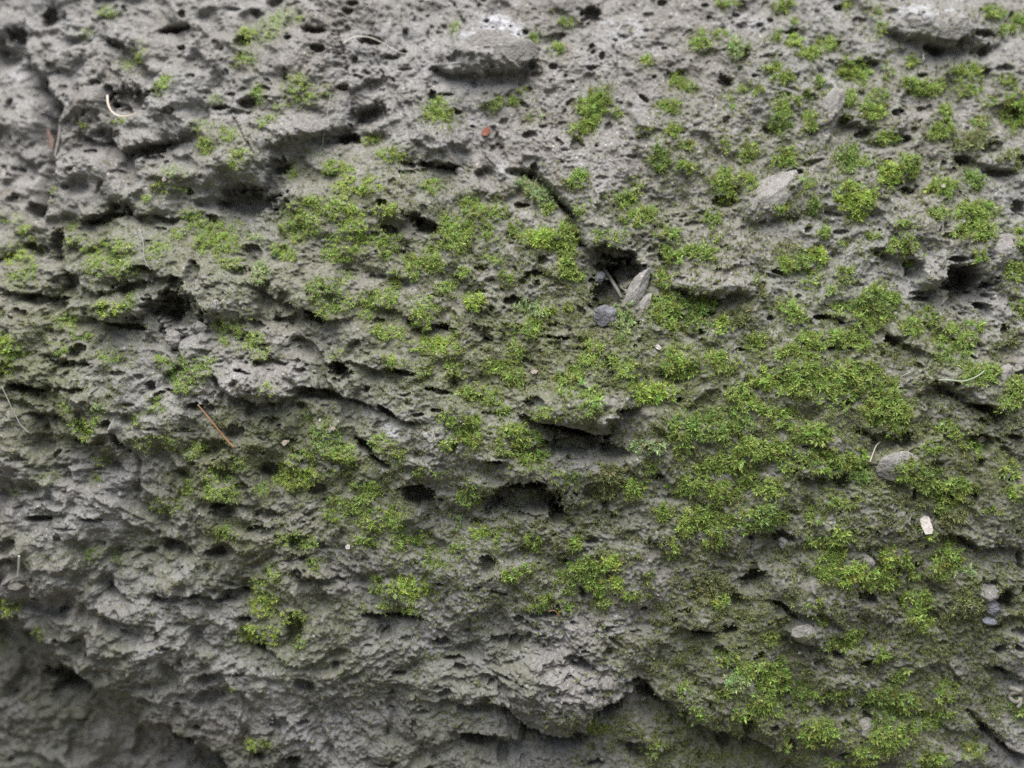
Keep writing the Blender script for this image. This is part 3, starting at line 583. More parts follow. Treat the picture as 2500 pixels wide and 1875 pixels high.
def rock_material(name, brown, grey, pale, pale_amt=0.0, film=True):
    m, nt, bs, out = new_mat(name)
    tc = nd(nt, 'ShaderNodeTexCoord').outputs['Object']
    big = ramp(nt, noise(nt, tc, 16, 4), 0.40, 0.62)
    c = mixc(nt, big, brown, grey)
    mid = ramp(nt, noise(nt, tc, 130, 5, 0.65), 0.36, 0.66)
    c = mixc(nt, mid, c, mixc(nt, 0.55, c, pale))
    # sand grains, dark and light
    v = nd(nt, 'ShaderNodeTexVoronoi'); v.inputs['Scale'].default_value = 1500; nt.links.new(tc, v.inputs['Vector'])
    sp = nd(nt, 'ShaderNodeSeparateColor'); nt.links.new(v.outputs['Color'], sp.inputs[0])
    c = mixc(nt, ramp(nt, sp.outputs[0], 0.35, 1.0), c, mixc(nt, 0.50, c, pale))
    c = mixc(nt, ramp(nt, sp.outputs[1], 0.60, 1.0), c, mixc(nt, 0.55, c, (0.07, 0.062, 0.052)))
    g = nd(nt, 'ShaderNodeMath', operation='GREATER_THAN'); g.inputs[1].default_value = 0.992
    nt.links.new(sp.outputs[2], g.inputs[0])
    c = mixc(nt, g.outputs[0], c, (0.48, 0.46, 0.42))
    if pale_amt: c = mixc(nt, pale_amt, c, pale)
    if film:
        at = nd(nt, 'ShaderNodeAttribute', attribute_name='film')
        al = nd(nt, 'ShaderNodeMath', operation='MULTIPLY'); nt.links.new(at.outputs['Fac'], al.inputs[0])
        nt.links.new(ramp(nt, noise(nt, tc, 420, 4, 0.7), 0.30, 0.56), al.inputs[1])
        c = mixc(nt, al.outputs[0], c, (0.110, 0.122, 0.058))
        pa = nd(nt, 'ShaderNodeAttribute', attribute_name='lichen')
        pl = nd(nt, 'ShaderNodeMath', operation='MULTIPLY'); nt.links.new(pa.outputs['Fac'], pl.inputs[0])
        nt.links.new(ramp(nt, noise(nt, tc, 300, 4, 0.7), 0.38, 0.60), pl.inputs[1])
        c = mixc(nt, pl.outputs[0], c, (0.47, 0.48, 0.51))
    nt.links.new(c, bs.inputs['Base Color'])
    bs.inputs['Roughness'].default_value = 0.95
    bs.inputs['Specular IOR Level'].default_value = 0.15
    b1 = nd(nt, 'ShaderNodeBump'); b1.inputs['Strength'].default_value = 0.85; b1.inputs['Distance'].default_value = 0.00045
    nt.links.new(noise(nt, tc, 1300, 3, 0.65), b1.inputs['Height'])
    b2 = nd(nt, 'ShaderNodeBump'); b2.inputs['Strength'].default_value = 0.5; b2.inputs['Distance'].default_value = 0.0009
    nt.links.new(noise(nt, tc, 480, 3, 0.6), b2.inputs['Height']); nt.links.new(b1.outputs[0], b2.inputs['Normal'])
    nt.links.new(b2.outputs[0], bs.inputs['Normal'])
    return m

ROCK = rock_material('weathered_tuff', (0.168, 0.156, 0.134), (0.208, 0.206, 0.199), (0.320, 0.320, 0.322))
STONE_M = rock_material('grey_stone', (0.195, 0.182, 0.160), (0.228, 0.222, 0.21), (0.34, 0.335, 0.325), 0.10, film=False)
BLUE_M = rock_material('blue_grey_stone', (0.20, 0.21, 0.25), (0.26, 0.28, 0.34), (0.42, 0.44, 0.52), 0.15, film=False)
RUBBLE_M = rock_material('dark_rubble', (0.10, 0.10, 0.11), (0.16, 0.16, 0.18), (0.26, 0.27, 0.30), 0.0, film=False)

def leaf_material():
    m, nt, bs, out = new_mat('moss_leaf')
    at = nd(nt, 'ShaderNodeAttribute', attribute_name='tint')
    nt.links.new(at.outputs['Color'], bs.inputs['Base Color'])
    bs.inputs['Roughness'].default_value = 0.45; bs.inputs['Specular IOR Level'].default_value = 0.35
    tr = nd(nt, 'ShaderNodeBsdfTranslucent'); nt.links.new(at.outputs['Color'], tr.inputs['Color'])
    mx = nd(nt, 'ShaderNodeMixShader'); mx.inputs[0].default_value = 0.35
    nt.links.new(bs.outputs[0], mx.inputs[1]); nt.links.new(tr.outputs[0], mx.inputs[2]); nt.links.new(mx.outputs[0], out.inputs[0])
    return m
LEAF = leaf_material()

def plain_mat(name, a, b, scale=300, rough=0.7, spec=0.25):
    m, nt, bs, out = new_mat(name)
    tc = nd(nt, 'ShaderNodeTexCoord').outputs['Object']
    nt.links.new(mixc(nt, ramp(nt, noise(nt, tc, scale, 4, 0.6), 0.35, 0.65), a, b), bs.inputs['Base Color'])
    bs.inputs['Roughness'].default_value = rough; bs.inputs['Specular IOR Level'].default_value = spec
    bp = nd(nt, 'ShaderNodeBump'); bp.inputs['Strength'].default_value = 0.4; bp.inputs['Distance'].default_value = 0.0002
    nt.links.new(noise(nt, tc, scale * 3, 3), bp.inputs['Height']); nt.links.new(bp.outputs[0], bs.inputs['Normal'])
    return m

# ------------------------------------------------------------------ boulders
def build_boulder(name, ext, dense, step, seed, base_fn, cut=None, feats=True, moss=True):
    ua = axis(ext[0], ext[1], dense[0], dense[1], step); va = axis(ext[2], ext[3], dense[2], dense[3], step)
    U, V = np.meshgrid(ua, va)
    n1 = perlin(U / 31, V / 27, 61) + 0.5 * perlin(U / 14, V / 13, 62)
    n2 = perlin(U / 11, V / 10, 63) + 0.6 * perlin(U / 5.5, V / 5.5, 64)
    h = relief(U, V, seed)
    if feats: features(h, ua, va, n1, n2)
    M, H = moss_field(U, V, ua, va, n1, n2)
    h += 4.0 * M
    y = base_fn(U, V)
    if cut is not None:
        sd = np.maximum(poly_sd(U, V, EDGE_LEFT), poly_sd(U, V, EDGE_LOW)) + 8 * n1 + 4 * n2
        y = y + 0.085 * smooth(sd / 85.0) + 0.006 * smooth((sd + 110) / 110.0)
        h = h * (1 - 0.6 * smooth(sd / 80))
    hs = box(box(h, 16), 16)
    dh = h - hs
    sag = np.clip(0.10 * dh, -5, 6)
    X, _, Z = place(U, V + sag, 0)
    Y = y - h * S
    soft = smooth(0.5 + 1.2 * perlin(U / 330, V / 260, 91) + 0.6 * perlin(U / 90, V / 80, 92))
    film = np.clip(0.50 * box(M, 9) + 0.42 * box(H, 12) + 0.50 * soft * (0.12 + 0.88 * smooth((V - 350) / 600)), 0, 0.9)
    lich = np.zeros(U.shape, F32)
    for (x, yy, rx, ry, rot, a) in LICHEN:
        du = U - x; dv = V - yy
        p = du * math.cos(rot) + dv * math.sin(rot); q = -du * math.sin(rot) + dv * math.cos(rot)
        r = np.sqrt((p / rx) ** 2 + (q / ry) ** 2) + 0.3 * n1 + 0.15 * n2
        lich = np.maximum(lich, a * smooth((1.2 - r) / 0.5))
    o = grid_mesh(name, X, Y, Z, ROCK, {'film': film, 'lichen': lich})
    return o, dict(ua=ua, va=va, X=X, Y=Y, Z=Z, M=M, H=H, dh=dh)

LICHEN = [(1235, 75, 60, 28, .3, .9), (1165, 100, 40, 16, 0, .6), (1510, 75, 70, 30, 0, .45), (1820, 60, 60, 20, 0, .4), (2240, 45, 60, 25, .2, .6), (2330, 60, 40, 20, .6, .5),
          (1215, 405, 45, 22, .6, .5), (955, 1050, 30, 16, .5, .8), (1140, 1010, 20, 10, 0, .2), (1640, 890, 12, 18, 0, .7), (2030, 245, 26, 40, .2, .35), (2480, 270, 40, 20, 0, .3),
          (1585, 1475, 22, 12, .3, .5), (1325, 1545, 14, 8, 0, .5), (1270, 1600, 18, 12, 0, .35), (110, 1480, 30, 14, .2, .5), (680, 1680, 20, 20, 0, .45), (120, 1810, 14, 10, 0, .6),
          (450, 1390, 60, 20, 0, .3), (1500, 1530, 30, 14, 0, .35), (2090, 1690, 16, 40, .7, .5), (15, 175, 30, 25, 0, .5), (1560, 540, 24, 10, 0, .4), (1310, 555, 30, 14, 0, .4)]

main, G = build_boulder('boulder', (-900, 3400, -800, 2700), (-30, 2530, -30, 1905), 2.0, 0, macro, cut=True)
tag(main, 'large pitted grey brown boulder filling the photo, moss in patches over its ledges', 'boulder')
def left_base(U, V): return macro(U, V) + 0.014 + 0.030 * smooth((U - 60) / 110)
nb1, G1 = build_boulder('boulder', (-900, 420, -800, 760), (-30, 260, -30, 640), 2.6, 200, left_base, feats=True, moss=True)
tag(nb1, 'shaded neighbouring rock set back behind the crack at the upper left edge', 'boulder')
def low_base(U, V): return macro(U, V) + 0.026 + 0.004 * smooth((V - 1500) / 300) + 0.12 * smooth((U - 470) / 260)
nb2, G2 = build_boulder('boulder', (-900, 800, 1330, 2700), (-30, 640, 1440, 1905), 2.2, 400, low_base, feats=True, moss=True)
tag(nb2, 'dim blurred rock in the hollow under the boulder at the bottom left corner', 'boulder')

# ------------------------------------------------------------------ surface lookup
def front(u, v):
    """nearest of the three rock surfaces at a face coordinate -> (grid, j, i)"""
    best = None
    for g in (G, G1, G2):
        ua, va = g['ua'], g['va']
        if ua[3] < u < ua[-4] and va[3] < v < va[-4]:
            i = int(np.searchsorted(ua, u)); j = int(np.searchsorted(va, v))
            if best is None or g['Y'][j, i] < best[0]: best = (g['Y'][j, i], g, j, i)
    return best

def at(u, v, lift=0.0):
    _, g, j, i = front(u, v)
    # the sag moves points along the face: search the neighbourhood for the vertex that really lies there
    x, _, z = place(np.float64(u), np.float64(v), 0)
    js = slice(max(j - 14, 0), j + 15); is_ = slice(max(i - 6, 0), i + 7)
    d = (g['X'][js, is_] - x) ** 2 + (g['Z'][js, is_] - z) ** 2
    near = d < (3.5 * S) ** 2
    yv = np.where(near, g['Y'][js, is_], 9).min() if near.any() else g['Y'][j, i]
    return np.array([x, float(yv) - lift * S, z])

# smoothed normals of every surface
for g in (G, G1, G2):
    Xs, Ys, Zs = (box(g[k], 3) for k in 'XYZ')
    a = np.stack([np.gradient(q, axis=1) for q in (Xs, Ys, Zs)], -1); b = np.stack([np.gradient(q, axis=0) for q in (Xs, Ys, Zs)], -1)
    n = np.cross(b, a); n /= np.linalg.norm(n, axis=-1, keepdims=True) + 1e-12
    n = np.where(n[..., 1:2] > 0, -n, n)
    g['N'] = n.astype(F32)

# ------------------------------------------------------------------ moss
def shoots_for(g, region, spacing, dens_mul, seed, floor_=None, fld='M'):
    """jittered candidates kept by the moss density: returns positions, normals, face coords"""
    R = np.random.default_rng(seed)
    us = np.arange(region[0], region[1], spacing); vs = np.arange(region[2], region[3], spacing)
    u, v = np.meshgrid(us, vs)
    u = (u + R.uniform(-.6, .6, u.shape) * spacing).ravel(); v = (v + R.uniform(-.6, .6, v.shape) * spacing).ravel()
    ua, va = g['ua'], g['va']
    ok = (u > ua[2]) & (u < ua[-3]) & (v > va[2]) & (v < va[-3]); u, v = u[ok], v[ok]
    i = np.searchsorted(ua, u); j = np.searchsorted(va, v)
    m = g[fld][j, i]
    md = g['M'][j, i]
    if fld == 'M': m = np.minimum(m * (1 + 0.5 * smooth((1200 - u) / 500)), 1)
    if floor_ is not None: m = np.maximum(m, floor_(u, v))
    n = g['N'][j, i]
    m = m * smooth((g['dh'][j, i] + 44) / 30) * smooth((n[:, 2] + 1.05) / 0.4)
    uf, vf = u.astype(F32), v.astype(F32)
    if fld == 'M':      # open, gappy growth that thins out gradually
        gap = smooth(0.62 + 1.5 * perlin(uf / 22, vf / 19, 151) + 0.6 * perlin(uf / 9, vf / 8, 152))
        m = m ** 1.6 * (0.22 + 0.78 * gap)
    else:
        gap = smooth(0.62 + 1.3 * perlin(uf / 46, vf / 38, 153) + 0.8 * perlin(uf / 15, vf / 13, 154))
        m = m * gap
    keep = R.random(len(u)) < m * dens_mul
    u, v, i, j, md = u[keep], v[keep], i[keep], j[keep], md[keep]
    p = np.stack([g['X'][j, i], g['Y'][j, i], g['Z'][j, i]], -1).astype(np.float64)
    return p, g['N'][j, i].astype(np.float64), u, v, md

HUES = np.array([[0.312, 0.418, 0.115], [0.385, 0.510, 0.125], [0.250, 0.350, 0.105], [0.275, 0.310, 0.140], [0.380, 0.490, 0.225]])

def leaves(p, n, u, v, hue, seed, size, k=9, md=None):
    """leafy shoots -> vertex / face / tint arrays; every leaf is a bent pointed blade"""
    R = np.random.default_rng(seed); N = len(p)
    up = np.array([0, 0, 1.0])
    ax = n + 0.40 * up + R.normal(0, .28, (N, 3)); ax /= np.linalg.norm(ax, axis=1, keepdims=True)
    t1 = np.cross(ax, R.normal(0, 1, (N, 3))); t1 /= np.linalg.norm(t1, axis=1, keepdims=True); t2 = np.cross(ax, t1)
    L = size * R.uniform(.55, 1.4, N)
    tint0 = HUES[hue] * R.uniform(.78, 1.22, (N, 1)) * (1 + R.normal(0, .06, (N, 3)))
    tint0 = tint0 + (np.array([.27, .285, .13]) * R.uniform(.7, 1.2, (N, 1)) - tint0) * (0.62 * (1 - smooth(md / 0.55)))[:, None]
    tint0 = tint0 * (1 + 0.22 * smooth((1300 - u) / 600))[:, None]
    # fold some shoots toward olive / brown
    br = (R.random(N) < .10)[:, None]; tint0 = np.where(br, tint0 * .35 + np.array([.15, .12, .04]) * .65, tint0)
    lf = np.arange(k)
    th = lf[None, :] * 2.399 + R.uniform(0, 6.28, (N, 1)) + R.normal(0, .25, (N, k))
    tilt = 0.25 + 1.05 * (1 - lf[None, :] / k) + R.normal(0, .18, (N, k))
    d0 = (np.cos(tilt * .75))[..., None] * ax[:, None] + (np.sin(tilt * .75))[..., None] * (np.cos(th)[..., None] * t1[:, None] + np.sin(th)[..., None] * t2[:, None])
    tb = tilt * 1.25 + .12
    d1 = (np.cos(tb))[..., None] * ax[:, None] + (np.sin(tb))[..., None] * (np.cos(th)[..., None] * t1[:, None] + np.sin(th)[..., None] * t2[:, None])
    ll = L[:, None] * R.uniform(.65, 1.2, (N, k))
    base = p[:, None] + ax[:, None] * (L[:, None] * (0.05 + 0.55 * lf[None, :] / k))[..., None]
    side = np.cross(d0, ax[:, None] + R.normal(0, .2, (N, k, 3))); side /= np.linalg.norm(side, axis=2, keepdims=True) + 1e-9
    w = (ll * R.uniform(.11, .17, (N, k)))[..., None] * side
    mid = base + d0 * (ll * .5)[..., None]; tip = mid + d1 * (ll * .55)[..., None]
    V5 = np.stack([base - w * .6, base + w * .6, mid - w, mid + w, tip], 2).reshape(-1, 3)
    nl = N * k
    o = (np.arange(nl) * 5)[:, None]
    F = np.concatenate([o + np.array([0, 1, 3]), o + np.array([0, 3, 2]), o + np.array([2, 3, 4])], 1).reshape(-1, 3)
    tl = tint0[:, None] * R.uniform(.8, 1.2, (N, k, 1))
    T = np.repeat(tl.reshape(-1, 3), 5, axis=0)
    T[4::5] *= 1.12
    return V5, F, np.clip(T, 0.004, .7)

def leaf_mesh(name, parts):
    vo = 0; Vs, Fs, Ts = [], [], []
    for a, f, t in parts:
        Vs.append(a); Fs.append(f + vo); Ts.append(t); vo += len(a)
    Vx = np.concatenate(Vs).astype(F32); Fx = np.concatenate(Fs).astype(np.int32); Tx = np.concatenate(Ts).astype(F32)
    me = bpy.data.meshes.new(name)
    me.vertices.add(len(Vx)); me.vertices.foreach_set('co', Vx.ravel())
    me.loops.add(len(Fx) * 3); me.polygons.add(len(Fx))
    me.loops.foreach_set('vertex_index', Fx.ravel()); me.polygons.foreach_set('loop_start', np.arange(0, len(Fx) * 3, 3, dtype=np.int32))
    me.update(calc_edges=True)
    c = me.attributes.new('tint', 'FLOAT_COLOR', 'POINT')
    c.data.foreach_set('color', np.concatenate([Tx, np.ones((len(Tx), 1), F32)], 1).ravel())
    me.materials.append(LEAF)
    o = bpy.data.objects.new(name, me); COL.objects.link(o); return o

EL = np.array([[m[0], m[1], m[2], m[3], m[4]] for m in MOSS_L]); EHUE = np.array([m[6] for m in MOSS_L]); EKEY = [m[7] for m in MOSS_L]

def nearest_ellipse(u, v):
    best = np.full(len(u), 1e9); idx = np.zeros(len(u), int)
    for e in range(len(EL)):
        x, y, rx, ry, rot = EL[e]
        du = u - x; dv = v - y
        a = du * math.cos(rot) + dv * math.sin(rot); b = -du * math.sin(rot) + dv * math.cos(rot)
        r = np.sqrt((a / rx) ** 2 + (b / ry) ** 2); f = r < best
        best = np.where(f, r, best); idx = np.where(f, e, idx)
    return best, idx

def sparse(u, v):      # thin young sprouts between the cushions
    s = smooth(2.2 * (perlin(u.astype(F32) / 150, v.astype(F32) / 130, 95) + 0.4 * perlin(u.astype(F32) / 40, v.astype(F32) / 40, 96)) + 0.1)
    return 0.34 * s * (0.25 + 0.75 * smooth((v - 250) / 500)) * (0.55 + 0.45 * smooth((u - 300) / 900))

tuft_parts = {}; carpet_parts = []
def grow(g, region, spacing, mul, seed, fl, coarse):
    p, n, u, v, md = shoots_for(g, region, spacing, mul, seed, fl, 'M' if coarse else 'H')
    r, e = nearest_ellipse(u, v)
    hue = np.where(r < 1.35, EHUE[e], np.random.default_rng(seed).choice([0, 0, 2, 3, 4], len(u)))
    right = smooth((u - 700) / 800)
    if coarse: size = (5.6 + 5.2 * right) * S
    else: size = (5.0 + 2.6 * right) * S
    # thinner growth away from cushions
    size = size * (0.72 + 0.4 * smooth(md / 0.8))
    keys = np.array([EKEY[q] or '' for q in e]); keys = np.where(r < 1.3, keys, '')
    for kx in np.unique(keys):
        s = keys == kx
        part = leaves(p[s], n[s], u[s], v[s], hue[s], seed + 5, size[s], 9 if coarse else 7, md[s])
        if kx: tuft_parts.setdefault(kx, []).append(part)
        else: carpet_parts.append(part)

grow(G, (-30, 2530, -30, 1905), 4.8, 0.62, 21, sparse, True)
grow(G, (-30, 1500, -30, 1905), 3.5, 0.60, 22, None, False)
grow(G, (1500, 2530, -30, 1905), 3.6, 0.55, 23, None, False)
for k_, (rg, sd) in enumerate((((-880, -30, -780, 2680), 24), ((2530, 3380, -780, 2680), 25), ((-30, 2530, -780, -30), 26), ((-30, 2530, 1905, 2680), 27))):
    grow(G, rg, 7.0, 0.6, sd, None, True)
grow(G1, (-30, 150, -30, 860), 6.0, 0.5, 28, None, False)
grow(G2, (-30, 600, 1480, 1905), 6.0, 0.4, 29, None, False)

carpet = leaf_mesh('moss', carpet_parts)
tag(carpet, 'green moss scattered in small sprouts and carpets over the whole rock face', 'moss', kind='stuff')
for kx, parts in tuft_parts.items():
    tag(leaf_mesh('moss_tuft', parts), MOSS_LABELS[kx], 'moss tuft', 'moss tufts growing on the boulder')

# ------------------------------------------------------------------ stones
def stone_mesh(name, R3, seed, mat, sub=5, facets=9, rough=0.10):
    r = np.random.default_rng(seed)
    bm = bmesh.new(); bmesh.ops.create_icosphere(bm, subdivisions=sub, radius=1.0)
    me = bpy.data.meshes.new(name); bm.to_mesh(me); bm.free()
    n = len(me.vertices); co = np.empty(n * 3, F32); me.vertices.foreach_get('co', co); co = co.reshape(-1, 3).astype(np.float64)
    for _ in range(facets):
        d = r.normal(0, 1, 3); d /= np.linalg.norm(d); q = co @ d; lim = r.uniform(.58, .88)
        co -= np.clip(q - lim, 0, None)[:, None] * d * .93
    dirs = co / np.linalg.norm(co, axis=1, keepdims=True)
    px, py, pz = (co * 1.0).T.astype(F32)
    f = np.zeros(n, F32)
    for sc, am in ((1.6, 1.0), (3.6, .6), (8, .36), (17, .22), (34, .12)):
        f += am * (perlin(px * sc + 5, py * sc, seed % 50 + 1) + perlin(py * sc, pz * sc + 9, seed % 50 + 2) + perlin(pz * sc, px * sc + 3, seed % 50 + 3)) / 2
    co += dirs * (f * rough)[:, None]
    co *= np.array(R3)
    me.vertices.foreach_set('co', co.astype(F32).ravel()); me.update()
    for p_ in me.polygons: p_.use_smooth = True
    me.materials.append(mat)
    return me

def stone(name, sheet, x, y, rx, ry, rot, sink, mat, seed, parent=None, label=None, cat=None, group=None, depth=0.75, facets=9, sub=5, rough=.10):
    ox, oy = SHEETS[sheet]
    u, v = ox + x * K, oy + y * K
    rxm, rym = rx * K * S, ry * K * S
    d = depth * min(rxm, rym)
    me = stone_mesh(name, (rxm * 1.12, d, rym * 1.12), seed, mat, sub, facets, rough)
    o = bpy.data.objects.new(name, me); COL.objects.link(o)
    q = np.array([at(u + a * rx * K * .5, v + b * ry * K * .5) for a, b in ((0, 0), (.8, 0), (-.8, 0), (0, .8), (0, -.8))])
    pos = np.array([*at(u, v)]); pos[1] = np.median(q[:, 1]) + sink * d
    o.location = pos; o.rotation_euler = (0, math.radians(rot), 0)
    if parent: o.parent = parent
    tag(o, label, cat, group)
    return o

EMB = [('A2', 1010, 330, 250, 112, 0, .72, STONE_M, 31, 'broad undercut stone with a white lichen patch', .34, 6),
       ('A3', 1640, 190, 220, 98, 8, .72, STONE_M, 32, 'pale lumpy stone with a deep shadow below it', .38, 10),
       ('A3', 600, 1250, 235, 105, -36, .58, STONE_M, 33, 'pale slanting elongated stone', .7, 12),
       ('A3', 968, 705, 66, 150, 20, .78, STONE_M, 34, 'smooth grey ridge stone', .7, 8),
       ('A3', 2040, 1580, 105, 105, 0, .55, STONE_M, 35, 'smooth blue grey stone at the right', .5, 10),
       ('B2', 1885, 235, 150, 52, -58, -.1, STONE_M, 36, 'slanted slab leaning in the cavity', .8, 12),
       ('B2', 1940, 330, 80, 40, -60, .35, STONE_M, 37, 'pale block at the cavity mouth', .7, 10),
       ('B3', 290, 1415, 95, 42, -5, .62, STONE_M, 38, 'flat pale stone among moss', .7, 10),
       ('B3', 565, 1412, 64, 44, 10, .6, STONE_M, 39, None, .7, 12),
       ('B3', 1390, 1340, 120, 75, -20, .74, ROCK, 40, 'rounded pale brown stone', .6, 4),
       ('B3', 2060, 800, 50, 112, 15, .6, STONE_M, 41, 'upright pale stone near the right edge', .7, 10),
       ('C3', 1180, 330, 75, 32, 30, .62, STONE_M, 42, None, .7, 10),
       ('C3', 1950, 550, 88, 60, 5, .5, STONE_M, 43, 'pale jutting stone above a black hole', .8, 10),
       ('C3', 1180, 1385, 110, 52, -10, .66, STONE_M, 44, None, .6, 10),
       ('C3', 800, 800, 78, 58, 0, .66, STONE_M, 45, None, .7, 8),
       ('C3', 2150, 1490, 90, 52, 20, .62, STONE_M, 46, None, .7, 8),
       ('A2', 1010, 1030, 120, 34, 38, .4, STONE_M, 47, 'pale wedge of stone along the crack', .9, 12),
       ('C3', 430, 50, 85, 50, 10, .72, STONE_M, 48, 'grey embedded stone among moss', .6, 10)]
for e in EMB:
    sh, x, y, rx, ry, rot, sink, mat, sd, lab, dp, fc = e
    stone('embedded_stone', sh, x, y, rx, ry, rot, sink, mat, sd, parent=main, label=lab, depth=dp, facets=fc, sub=6 if rx > 100 else 5)

# ------------------------------------------------------------------ loose bits
def tube(name, pts, radii, mat, seg=7):
    P = np.array(pts, float)
    # Catmull-Rom resample
    out, rad = [], []
    Q = np.vstack([2 * P[0] - P[1], P, 2 * P[-1] - P[-2]])
    for i in range(1, len(Q) - 2):
        for t in np.linspace(0, 1, 7, endpoint=False):
            a, b, c, d = Q[i - 1:i + 3]
            out.append(.5 * ((2 * b) + (c - a) * t + (2 * a - 5 * b + 4 * c - d) * t * t + (3 * b - a - 3 * c + d) * t ** 3))
            rad.append(radii[i - 1] * (1 - t) + radii[i] * t)
    out.append(P[-1]); rad.append(radii[-1])
    out = np.array(out); n = len(out)
    T = np.gradient(out, axis=0); T /= np.linalg.norm(T, axis=1, keepdims=True)
    vs, fs = [], []
    ref = np.array([0, -1.0, 0.13])
    for i in range(n):
        a = np.cross(T[i], ref); a /= np.linalg.norm(a); b = np.cross(T[i], a)
        for k in range(seg):
            th = 2 * math.pi * k / seg
            vs.append(out[i] + rad[i] * (math.cos(th) * a + .8 * math.sin(th) * b))
    for i in range(n - 1):
        for k in range(seg):
            fs.append((i * seg + k, i * seg + (k + 1) % seg, (i + 1) * seg + (k + 1) % seg, (i + 1) * seg + k))
    fs.append(tuple(range(seg - 1, -1, -1))); fs.append(tuple((n - 1) * seg + k for k in range(seg)))
    me = bpy.data.meshes.new(name); me.from_pydata([tuple(q) for q in vs], [], fs); me.update()
    for p_ in me.polygons: p_.use_smooth = True
    me.materials.append(mat)
    o = bpy.data.objects.new(name, me); COL.objects.link(o); return o

def strand(name, sheet, pts, r, mat, label, cat, lift=2.0, bridge=True, taper=(1, 1), group=None):
    ox, oy = SHEETS[sheet]
    W = []
    for (x, y) in pts: W.append(at(ox + x * K, oy + y * K, lift))
    W = np.array(W)
    if bridge:      # a stiff strand spans the hollows: never deeper than the chord between its resting ends
        t = np.linspace(0, 1, len(W)); chord = W[0, 1] * (1 - t) + W[-1, 1] * t
        bow = np.maximum(4 * t * (1 - t), 1e-3)
        need = np.where((t > .05) & (t < .95), (chord - W[:, 1]) / bow, 0)
        W[:, 1] = chord - np.clip(need.max(), 0.0, 0.006) * bow
    n = len(W)
    rr = [r * S * (taper[0] * (1 - i / (n - 1)) + taper[1] * i / (n - 1)) for i in range(n)]
    return tag(tube(name, W, rr, mat), label, cat, group)

PALE_NEEDLE = plain_mat('pale_needle', (0.62, 0.50, 0.36), (0.80, 0.76, 0.72), 120, .5)
ORANGE_NEEDLE = plain_mat('orange_needle', (0.28, 0.14, 0.07), (0.42, 0.25, 0.14), 200, .45)
STRAW = plain_mat('dry_straw', (0.40, 0.38, 0.32), (0.58, 0.56, 0.52), 200, .6)
GREYSTEM = plain_mat('grey_stem', (0.16, 0.15, 0.14), (0.26, 0.25, 0.23), 200, .8)
HAIR = plain_mat('fine_fibre', (0.22, 0.225, 0.22), (0.34, 0.345, 0.33), 200, .6)
PINK = plain_mat('pink_flake', (0.24, 0.16, 0.13), (0.34, 0.26, 0.23), 300, .8)
RED = plain_mat('red_leaf', (0.20, 0.075, 0.05), (0.28, 0.12, 0.085), 300, .6)
WHITE = plain_mat('white_chip', (0.42, 0.385, 0.35), (0.60, 0.57, 0.55), 500, .8)
TAN = plain_mat('tan_flake', (0.34, 0.28, 0.23), (0.46, 0.40, 0.35), 400, .8)
PALEMOSS = plain_mat('dry_moss_stem', (0.25, 0.31, 0.22), (0.36, 0.41, 0.31), 500, .7)
LICH = plain_mat('pale_curl', (0.20, 0.19, 0.16), (0.29, 0.28, 0.24), 700, .9)

strand('pine_needle', 'A1', [(690, 612), (702, 665), (725, 712), (757, 742), (800, 757), (848, 754), (896, 734)], 3.1, PALE_NEEDLE,
       'pale curled pine needle lying across a bowl shaped hollow, upper left', 'pine needle', 6, True, (.9, .35))
strand('pine_needle', 'B1', [(1283, 952), (1335, 1020), (1390, 1094), (1440, 1160), (1494, 1224)], 3.7, ORANGE_NEEDLE,
       'straight orange brown pine needle lying on dark rock, lower left', 'pine needle', 8, True, (.45, .8))
strand('grass_blade', 'A2', [(45, 300), (100, 269), (160, 258), (220, 264), (290, 292), (350, 325), (420, 352), (540, 356)], 2.6, STRAW,
       'thin white dry grass blade arching over two small pits near the top', 'grass blade', 8, True, (1, .25))
strand('dry_stalk', 'A1', [(318, 690), (328, 770), (334, 850), (338, 920), (342, 990)], 3.6, GREYSTEM,
       'grey dry stem standing upright in the crack at the upper left edge', 'stem', 8, True, (1.1, .7))
strand('plant_fibre', 'A1', [(2102, 600), (2092, 690), (2075, 780), (2058, 850), (2040, 930)], .75, HAIR,
       'single hair thin fibre hanging straight over a ledge, upper left of centre', 'fibre', 10)
strand('plant_fibre', 'A1', [(905, 1455), (935, 1510), (955, 1570), (962, 1640), (985, 1690), (1010, 1725)], .85, HAIR,
       'pale green hair thin fibre bending over moss at the left', 'fibre', 14)
strand('plant_fibre', 'B1', [(35, 840), (75, 920), (105, 985), (135, 1040), (160, 1085), (205, 1130)], 1.3, HAIR,
       'grey curved fibre near the left edge, below the middle', 'fibre', 10)
strand('twig', 'C1', [(183, 295), (176, 340), (168, 385), (160, 435)], 3.2, STRAW, 'short pale blurred twig standing near the left edge, lower left', 'twig', 8)
strand('dry_stalk', 'B3', [(1318, 1190), (1285, 1215), (1262, 1255), (1245, 1285), (1228, 1315)], 1.5, STRAW,
       'tiny forked dry stem beside a mossy crack, right', 'stem', 10)
strand('dry_stalk', 'B3', [(1640, 798), (1700, 800), (1760, 806), (1810, 792), (1870, 765), (1915, 738)], 1.9, PALEMOSS,
       'pale silvery moss stem stretched over a dark slit near the right edge', 'stem', 14)
strand('twig', 'B2', [(1688, 78), (1718, 120), (1745, 170), (1775, 225), (1800, 275)], 4.6, GREYSTEM, 'grey brown twig stuck inside the central cavity', 'twig', 10)
strand('pine_needle', 'C2', [(1395, 668), (1398, 690), (1372, 655), (1330, 662)], 1.1, ORANGE_NEEDLE, 'tiny bent reddish needle fragment under moss, lower middle', 'pine needle', 6)
strand('straw', 'B3', [(1432, 778), (1450, 764), (1472, 750)], 1.2, STRAW, 'tiny pale straw bit on bare brown rock, right', 'straw', 6)
